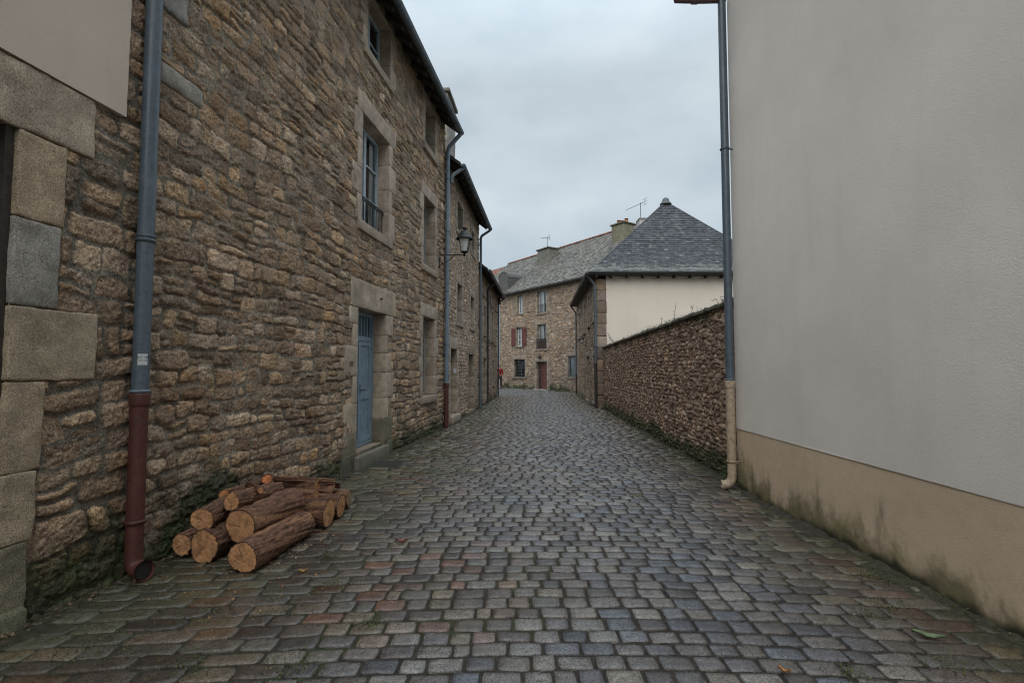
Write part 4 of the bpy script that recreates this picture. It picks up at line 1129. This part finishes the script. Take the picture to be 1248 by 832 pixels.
log('topmost log of the pile, lying slantwise over the thick one', (-2.43, 4.38, .435), (-2.36, 5.08, .36), .074, 10, 1.05)
log('slim log close to the wall behind the topmost log, only its bright end showing', (-2.68, 4.70, .41), (-2.62, 5.3, .36), .05, 11, 1., (.50, .22, .09))
log('slim crooked log on the back of the pile with a bright orange chipped end', (-2.44, 5.02, .485), (-2.64, 5.46, .40), .045, 12, .8, (.56, .20, .09))
log('bark covered log lying across the far back of the pile', (-2.12, 5.50, .295), (-2.58, 5.52, .30), .088, 13, 1.)

log('thin broken branch lying loose across the top of the pile', (-2.30, 4.62, .475), (-2.62, 5.02, .44), .024, 21, 1.)
log('thin stick leaning out over the back logs', (-1.98, 5.62, .33), (-2.5, 5.30, .43), .022, 22, 1.1)
def bark_slab(label, c, L, r, yaw, tiltx, seed):
    mb = MB(); th = np.linspace(-1.15, 1.15, 26); l = np.linspace(-.5, .5, 40)
    A, B = np.meshgrid(th, l, indexing='ij')
    A = A * (1 + .25 * fbm(B * 6, B * 0, seed, 3))
    for k, cc in ((0, (.15, .08, .05)), (1, (.26, .13, .07))):
        rr = r - .014 * k + .020 * np.abs(fbm(A * 3, B * L * 6, seed + 1, 3)) * (1 - k)
        x = rr * np.sin(A); z = rr * np.cos(A) - r * .55; y = B * L * (1 + .1 * fbm(A * 2, A * 0, seed + 3, 2))
        z = z + y * tiltx
        mb.grid(np.stack([c[0] + x * math.cos(yaw) - y * math.sin(yaw), c[1] + x * math.sin(yaw) + y * math.cos(yaw), c[2] + z], -1), np.array(cc) * (1 + .9 * fbm(A * 4, B * 9, seed + 2, 3))[..., None])
    tag(mb.build('loose_bark', M['bark']), label, 'bark', kind='thing')
bark_slab('curved slab of loose bark arched over the far logs of the pile', (-2.14, 5.66, .25), .36, .13, R(84), .06, 31)

# ------------------------------------------------------------------ lamps
def lantern(label, F, s, z, arm, k=1.):
    b = F.pt(s, 0, z); c = F.pt(s, arm, z)
    t = thing('wall_lantern', label, 'street lamp', tuple(b), 'wall lanterns of the street')
    mb = MB()
    box(mb, F, s - .035 * k, s + .035 * k, -.02, .02, z - .32 * k, z + .06 * k, DARKM)
    tube(mb, [F.pt(s, .0, z), F.pt(s, arm, z)], .014 * k, 8, DARKM)
    tube(mb, [F.pt(s, .01, z - .28 * k)] + arc(F.pt(s, .05, z - .24 * k), F.pt(s, arm * .3, z - .2 * k), F.pt(s, arm * .62, z - .01), 8), .010 * k, 8, DARKM)
    mb.build('bracket', M['iron'], t)
    mb = MB()
    lathe(mb, c, [(.0, -.05 * k), (.03 * k, -.04 * k), (.025 * k, .02 * k), (.07 * k, .05 * k), (.11 * k, .075 * k)], 12, DARKM)
    ph = math.pi / 4
    for i in range(4):                          # corner bars
        a = ph + i * math.pi / 2
        tube(mb, [c + np.array([.11 * k * math.cos(a), .11 * k * math.sin(a), .07 * k]), c + np.array([.185 * k * math.cos(a), .185 * k * math.sin(a), .40 * k])], .010 * k, 6, DARKM)
    mb.build('frame', M['iron'], t)
    mb = MB(); lathe(mb, c, [(.105 * k, .075 * k), (.175 * k, .395 * k)], 4, (.6, .6, .6), ph); mb.build('lamp_glass', M['milk'], t, False)
    mb = MB(); lathe(mb, c, [(.21 * k, .385 * k), (.225 * k, .40 * k), (.20 * k, .43 * k), (.15 * k, .50 * k), (.12 * k, .56 * k), (.07 * k, .60 * k), (.03 * k, .62 * k), (.03 * k, .65 * k), (.07 * k, .665 * k), (.07 * k, .69 * k), (0, .70 * k)], 16, DARKM)
    mb.build('lamp_cap', M['iron'], t)
    return t
lantern('black street lantern with milky glass on a long bracket, above the drainpipe with red foot', FA, 9.80, 4.45, .66, 1.0)
lantern('small dark lantern on the street side of the hipped roof house', FS, 4.3, 2.72, .2, .55)
mb = MB(); b = FK.pt(5.15, .12, 2.25)
tube(mb, [FK.pt(5.15, 0, 2.42), FK.pt(5.15, .14, 2.42), FK.pt(5.15, .14, 2.36)], .02, 8, DARKM)
lathe(mb, FK.pt(5.15, .14, 2.16), [(.0, 0), (.09, .01), (.12, .1), (.12, .16), (.05, .2), (0, .21)], 12, DARKM)
tag(mb.build('door_lamp', M['iron']), 'small dark lamp above the red brown door of the end house', 'lamp')

# ------------------------------------------------------------------ aerials
def antenna(label, p, h, yaw, n=7, L=.8, tilt=0.):
    t = thing('tv_antenna', label, 'antenna', tuple(p), 'aerials on the roofs')
    p = np.array(p, float); mb = MB(); tube(mb, [p, p + np.array([0, 0, h])], .018, 8, (.07, .07, .075)); mb.build('mast', M['iron'], t)
    d = np.array([math.cos(yaw), math.sin(yaw), tilt]); q = np.array([-math.sin(yaw), math.cos(yaw), 0])
    c = p + np.array([0, 0, h - .06]); mb = MB()
    tube(mb, [c - d * L * .25, c + d * L * .75], .014, 6, (.07, .07, .075))
    for i in range(n):
        e = c + d * L * (-.22 + .95 * i / (n - 1)); w = .30 - .02 * i
        tube(mb, [e - q * w, e + q * w], .008, 6, (.07, .07, .075))
    r_ = c - d * L * .25
    for z in (-.16, .16): tube(mb, [r_ - q * .25 + np.array([0, 0, z]), r_ + q * .25 + np.array([0, 0, z])], .008, 6, (.07, .07, .075))
    tube(mb, [r_ + np.array([0, 0, -.2]), r_ + np.array([0, 0, .2])], .010, 6, (.07, .07, .075))
    mb.build('aerial', M['iron'], t); return t
a_ = FK.pt(2.1, -3.0, 10.84); antenna('small aerial on the left chimney of the pale slate roof', a_, 1.0, R(160), 5, .7)
antenna('large tilted aerial beside the steep dark hipped roof', (7.44, 28.4, 10.14), .95, R(200), 8, 1.25, -.5)

# ------------------------------------------------------------------ small street things
mb = MB()
gx0, gx1, gy0, gy1 = -2.28, -1.82, 8.02, 8.6
box(mb, WORLD, gx0, gx1, gy0, gy1, -.02, .006, (.035, .033, .03))
for i in range(9):
    yy = lerp(gy0 + .05, gy1 - .05, i / 8); box(mb, WORLD, gx0 + .05, gx1 - .05, yy - .012, yy + .012, .0, .012, (.06, .056, .05))
tag(mb.build('drain_grate', M['iron']), 'dark iron drain grate in the paving before the blue door', 'drain grate')
mb = MB(); lathe(mb, (-1.35, 11.4, -.01), [(0, .018), (.14, .018), (.15, .02), (.17, .018), (.17, 0)], 20, (.05, .047, .042))
tag(mb.build('drain_cover', M['iron']), 'small round iron cover in the setts ahead of the red footed drainpipe', 'drain cover')
mb = MB(); f = FB.pt; 
mb.add([f(1.752, -.10, 1.42), f(1.752, -.01, 1.42), f(1.752, -.01, 1.55), f(1.752, -.10, 1.55)], [(0, 1, 2, 3)], (.65, .62, .72))
v = np.array(mb.V[0]); mb.add(v - FB.D * .008, [(0, 1, 2, 3)], (.65, .62, .72))
for i, j in ((0, 1), (1, 2), (2, 3), (3, 0)): mb.add([v[i], v[j], v[j] - FB.D * .008, v[i] - FB.D * .008], [(0, 1, 2, 3)], (.6, .6, .62))
tag(mb.build('paper_notice', M['plastic']), 'pale paper notice on the jamb of the first dark doorway past the lantern', 'notice')

def leaf(label, x, y, L, W, yaw, col, curl=.02, name='fallen_leaf', cat='leaf', grp='fallen leaves on the setts'):
    u = np.linspace(0, 1, 11); v = np.linspace(-1, 1, 5)
    A, B = np.meshgrid(u, v, indexing='ij')
    w = W * np.sin(math.pi * np.clip(A, 0, 1) ** .8) * (1 + .18 * np.sin(A * 22))
    lx = (A - .5) * L; ly = B * w * .5; lz = .014 + curl * (B ** 2) * .6 + curl * (A - .5) ** 2 * 2 + .004 * np.sin(A * 9)
    c, s_ = math.cos(yaw), math.sin(yaw)
    mb = MB(); cc = np.array(col) * (1 + .3 * np.sin(A * 14) * .5 - .35 * (np.abs(B) < .1))[..., None]
    for dz in (0, .0015):
        mb.grid(np.stack([x + lx * c - ly * s_, y + lx * s_ + ly * c, lz + dz], -1), cc)
    return tag(mb.build(name, M['leaf']), label, cat, grp)
leaf('pale green fallen leaf on the setts near the white house', 2.46, 3.02, .17, .06, R(-28), (.13, .17, .09))
leaf('small yellow orange leaf lying in front of the long front log', -1.62, 3.95, .07, .035, R(20), (.38, .22, .08))
leaf('tiny orange leaf at the bottom edge of the street on the white house side', 1.42, 2.68, .06, .025, R(-35), (.35, .17, .06))
leaf('dull red leaf on the setts out from the log pile', -1.0, 4.62, .10, .05, R(5), (.20, .06, .05))

# ------------------------------------------------------------------ weeds
def blade(mb, p, h, lean, w, col, k=4):
    p = np.array(p, float); a = random.random() * 6.28; d = np.array([math.cos(a), math.sin(a), 0]); s_ = np.array([-d[1], d[0], 0])
    V = []
    for i in range(k + 1):
        t_ = i / k; c = p + np.array([0, 0, h * t_]) + d * lean * t_ * t_
        ww = w * (1 - t_) + .0006; V += [c - s_ * ww, c + s_ * ww]
    mb.add(V, [(2 * i, 2 * i + 1, 2 * i + 3, 2 * i + 2) for i in range(k)], col)
def leaflet(mb, p, L, col):
    p = np.array(p, float); a = random.random() * 6.28; e = random.uniform(-.3, .8)
    d = np.array([math.cos(a) * math.cos(e), math.sin(a) * math.cos(e), math.sin(e)]); s_ = np.array([-math.sin(a), math.cos(a), random.uniform(-.4, .4)])
    mb.add([p, p + d * L * .5 + s_ * L * .32, p + d * L, p + d * L * .5 - s_ * L * .32], [(0, 1, 2, 3)], col)
def gcol(): 
    c = np.array([.065, .085, .028]) * (.5 + random.random()); return lerp(c, np.array([.14, .12, .05]), .5 * random.random())
wb = MB()
dens = lambda s: max(0, .55 + 1.3 * float(vn(s * .9, 1.5, 4)))
for i in range(1050):
    s_ = random.random() * LG
    if random.random() > dens(s_) * .9: continue
    p = FG.pt(s_, random.uniform(-.30, .05), zt_g(s_) + .045)
    if random.random() < .3: blade(wb, p, random.uniform(.03, .13), random.uniform(0, .08), .0035, gcol())
    else:
        for q in range(3): leaflet(wb, p + np.array([random.uniform(-.03, .03), random.uniform(-.04, .04), random.uniform(0, .05)]), random.uniform(.018, .045), gcol())
for i in range(130):                                # bushier growth against the white house and mid wall
    s_ = random.choice((random.gauss(.7, .3), random.gauss(3.2, .5), random.gauss(5.5, .5)))
    if s_ < .1: continue
    p = FG.pt(s_, random.uniform(-.2, .06), zt_g(s_) + .04 + random.random() * .06)
    for q in range(3): leaflet(wb, p + np.array([random.uniform(-.05, .05), random.uniform(-.08, .08), random.uniform(-.02, .05)]), random.uniform(.02, .05), gcol() * .8)
tag(wb.build('coping_weeds', M['leaf']), 'low green weeds and moss growing along the garden wall top', kind='stuff')
wb = MB()
for i in range(2600):                               # foot of the garden wall
    s_ = random.random() ** 1.0 * LG; 
    k = .5 + 1.6 * float(vn(s_ * 1.1, 7.7, 4))
    if random.random() > k: continue
    z = abs(random.gauss(0, .10)) + .01; p = FG.pt(s_, random.uniform(.01, .10), z)
    leaflet(wb, p, random.uniform(.02, .055), gcol() * .75)
tag(wb.build('wall_foot_weeds', M['leaf']), 'dark green weeds at the foot of the garden wall', kind='stuff')
wb = MB()
spots = [(2.52, 3.42, .09), (2.3, 3.3, .05), (-1.3, 3.7, .10), (-1.55, 3.45, .12), (-.9, 3.2, .08), (-2.0, 3.3, .12), (2.35, 2.75, .08), (1.75, 2.7, .06), (-2.3, 2.9, .14), (1.55, 6.3, .05), (-1.2, 2.75, .1), (-1.6, 4.3, .08), (-1.75, 2.8, .1), (2.75, 3.9, .1)]
for (x, y, r_) in spots:
    for i in range(int(70 + r_ * 900)):
        p = np.array([random.gauss(x, r_), random.gauss(y, r_ * .8), -.006])
        if random.random() < .4: blade(wb, p, random.uniform(.012, .032), random.uniform(0, .02), .0022, gcol() * .9, 2)
        else: leaflet(wb, p + np.array([0, 0, .006 + .01 * random.random()]), random.uniform(.008, .022), gcol() * .9)
for i in range(1300):                               # strips along the two walls
    y = random.uniform(2.6, 13)
    x = float(xl(y)) + abs(random.gauss(.06, .10)) if random.random() < .55 else float(xr(y)) - abs(random.gauss(.03, .05))
    if x < 0 and random.random() > .5 + 1.5 * float(vn(y * 1.5, 2.2, 6)): continue
    leaflet(wb, (x, y, random.uniform(0, .02)), random.uniform(.012, .03), gcol() * .7)
tag(wb.build('joint_weeds', M['leaf']), 'small green weeds and moss sprouting between the setts', kind='stuff')
# litter of dead leaves and grit along the wall foot
wb = MB()
for i in range(900):
    y = random.uniform(2.7, 7.4); x = float(xl(y)) + abs(random.gauss(.05, .10))
    c = random.choice(((.10, .06, .035), (.16, .10, .055), (.07, .05, .035), (.2, .14, .09)))
    leaflet(wb, (x, y, random.uniform(.008, .022)), random.uniform(.012, .034), np.array(c) * (.6 + .6 * random.random()))
for i in range(420):                                # sawdust chips by the logs
    p = (random.gauss(-2.05, .38), random.gauss(4.3, .55), random.uniform(.004, .012))
    leaflet(wb, p, random.uniform(.008, .026), np.array(random.choice(((.36, .2, .09), (.28, .15, .07), (.10, .06, .04)))) * (.6 + .6 * random.random()))
tag(wb.build('leaf_litter', M['leaf']), 'brown dead leaves, chips and grit along the foot of the stone wall', kind='stuff')
for lab, s_, h in (('tall dry weed stalk standing on the garden wall coping', 3.25, .42), ('short weed stalk on the coping, nearer the white house', 2.2, .20), ('thin weed stalk on the coping beyond the tall dry one', 4.3, .22)):
    p = FG.pt(s_, -.05, zt_g(s_) + .04)
    t_ = thing('weed_plant', lab, 'plant', tuple(p), 'weeds standing on the garden wall')
    mb = MB(); tube(mb, [p, p + np.array([.01, .02, h * .5]), p + np.array([.03, -.02, h])], [.006, .004, .002], 6, (.08, .065, .035)); mb.build('stem', M['leaf'], t_)
    mb = MB()
    for i in range(9): leaflet(mb, p + np.array([.02 * random.random(), .02 * random.random(), h * random.uniform(.05, .85)]), random.uniform(.03, .05), gcol())
    mb.build('foliage', M['leaf'], t_)
# dry creeper hanging on the cream wall by the quoin
p0 = FSF.pt(.42, .03, 2.95)
mb = MB(); tube(mb, [p0, FSF.pt(.55, .04, 2.7), FSF.pt(.75, .05, 2.5), FSF.pt(1.1, .05, 2.42), FSF.pt(1.6, .05, 2.45)], [.006, .012, .012, .010, .006], 6, (.10, .085, .06))
tag(mb.build('creeper_stem', M['leaf']), 'thin dry creeper stem curving on the cream wall beside the quoin', 'creeper')

# ------------------------------------------------------------------ person far down the street
def person(x, y, face):
    t = thing('person', 'person in red jacket and dark trousers standing at the far end of the street', 'person', (x, y, 0))
    verts = [(0, 0, .92), (0, .01, 1.12), (0, .0, 1.32), (0, .0, 1.46), (0, -.02, 1.54), (0, -.025, 1.63),
             (.10, 0, .88), (.11, -.02, .48), (.115, .01, .09), (.115, -.13, .04), (-.10, 0, .88), (-.11, .0, .48), (-.115, .03, .09), (-.115, -.11, .04),
             (.19, 0, 1.40), (.24, .02, 1.13), (.20, -.10, .95), (.19, -.14, .86), (-.19, 0, 1.40), (-.24, .02, 1.13), (-.20, -.10, .95), (-.19, -.14, .86)]
    edges = [(0, 1), (1, 2), (2, 3), (3, 4), (4, 5), (0, 6), (6, 7), (7, 8), (8, 9), (0, 10), (10, 11), (11, 12), (12, 13), (3, 14), (14, 15), (15, 16), (16, 17), (3, 18), (18, 19), (19, 20), (20, 21)]
    rad = [.14, .13, .15, .09, .055, .095, .10, .075, .05, .04, .10, .075, .05, .04, .07, .055, .042, .04, .07, .055, .042, .04]
    def skin(name, idx, grow, mat, parent, col):
        ii = {v: k for k, v in enumerate(idx)}
        me = bpy.data.meshes.new(name); me.from_pydata([verts[i] for i in idx], [(ii[a], ii[b]) for a, b in edges if a in ii and b in ii], [])
        o = bpy.data.objects.new(name, me); COL.objects.link(o)
        m = o.modifiers.new('skin', 'SKIN'); 
        for k, i in enumerate(idx):
            me.skin_vertices[0].data[k].radius = (rad[i] + grow, rad[i] * .85 + grow)
        me.skin_vertices[0].data[0].use_root = True
        sb = o.modifiers.new('sub', 'SUBSURF'); sb.levels = 2; sb.render_levels = 2
        dg = bpy.context.evaluated_depsgraph_get(); m2 = bpy.data.meshes.new_from_object(o.evaluated_get(dg))
        o.modifiers.clear(); o.data = m2; bpy.data.meshes.remove(me)
        at = m2.attributes.new('Col', 'FLOAT_COLOR', 'POINT'); n = len(m2.vertices)
        cc = np.ones((n, 4), np.float32); cc[:, :3] = col; at.data.foreach_set('color', cc.ravel())
        m2.polygons.foreach_set('use_smooth', np.ones(len(m2.polygons), bool)); m2.materials.append(mat)
        o.parent = parent; ORG[o.name] = ORG[parent.name]; return o
    body = skin('body', list(range(22)), 0, M['cloth'], t, (.42, .28, .21))
    skin('jacket', [0, 1, 2, 3, 14, 15, 16, 18, 19, 20], .018, M['cloth'], t, (.20, .022, .02))
    skin('trousers', [0, 6, 7, 8, 10, 11, 12], .016, M['cloth'], t, (.045, .028, .026))
    for sx_ in (.115, -.115):
        mb = MB(); block(mb, WORLD, sx_ - .05 + x, sx_ + .05 + x, y - .19, y + .07, 0, .09, (.02, .018, .016), bev=.03, rough=.0, res=.05); mb.build('shoe', M['cloth'], t)
    mb = MB(); lathe(mb, (x, y - .012, 1.60), [(.105, 0), (.113, .06), (.10, .115), (.06, .14), (0, .148)], 14, (.16, .13, .11)); mb.build('hair', M['cloth'], t)
    mb = MB()
    for ex in (-.035, .035): lathe(mb, (x + ex, y - .118, 1.635), [(.0, -.01), (.012, 0), (0, .01)], 8, (.03, .02, .02))
    lathe(mb, (x, y - .125, 1.60), [(0, -.02), (.016, -.015), (.008, .02), (0, .025)], 8, (.42, .27, .20))
    box(mb, WORLD, x - .025, x + .025, y - .122, y - .105, 1.565, 1.573, (.22, .08, .07)); mb.build('face', M['cloth'], t)
person(-.93, 37.3, 0)

# ------------------------------------------------------------------ light, sky, camera
w = bpy.data.worlds.new('World'); S.world = w; w.use_nodes = True
n = w.node_tree; bg = n.nodes['Background']
sky = n.nodes.new('ShaderNodeTexSky'); sky.sky_type = 'NISHITA'; sky.sun_disc = False
EL, AZ = R(44), R(196)
sky.sun_elevation = EL; sky.sun_rotation = AZ
tc = n.nodes.new('ShaderNodeTexCoord'); gen = tc.outputs['Generated']
sep = n.nodes.new('ShaderNodeSeparateXYZ'); n.links.new(gen, sep.inputs[0])
nf = noise(n, vmath(n, gen, (1.5, 1.5, 3.2)), 1.7, 5, .5)
cl = mixc(n, mrange(n, nf, .36, .66, 0, 1), (4.3, 5.15, 5.8), (6.2, 6.9, 7.4))
zen = mrange(n, sep.outputs['Z'], .50, 1.0, 1.0, 3.2)
cl = mixc(n, 1., cl, zen, 'MULTIPLY')
fin = mixc(n, .93, sky.outputs['Color'], cl)
n.links.new(fin, bg.inputs['Color']); bg.inputs['Strength'].default_value = .1
sd = bpy.data.lights.new('sun', 'SUN'); sd.energy = 1.9; sd.angle = R(60); sd.color = (1, .97, .92)
so = bpy.data.objects.new('sun', sd); COL.objects.link(so)
dv = Vector((math.sin(AZ) * math.cos(EL), math.cos(AZ) * math.cos(EL), math.sin(EL)))
so.rotation_euler = dv.to_track_quat('Z', 'Y').to_euler(); so.location = (0, 0, 30)

cd = bpy.data.cameras.new('camera'); cam = bpy.data.objects.new('camera', cd); COL.objects.link(cam)
cd.sensor_width = 36; cd.lens = 607 / 1248 * 36; cd.clip_end = 2000; cd.clip_start = .05
cam.location = (0, 0, 1.6); cam.rotation_euler = (R(90 + 2.92), 0, 0)
S.camera = cam
vs = S.view_settings; vs.view_transform = 'Standard'; vs.look = 'None'; vs.exposure = 0.12; vs.gamma = 1; vs.use_curve_mapping = False
S.cycles.filter_width = 1.1; S.cycles.max_bounces = 6; S.cycles.use_denoising = True
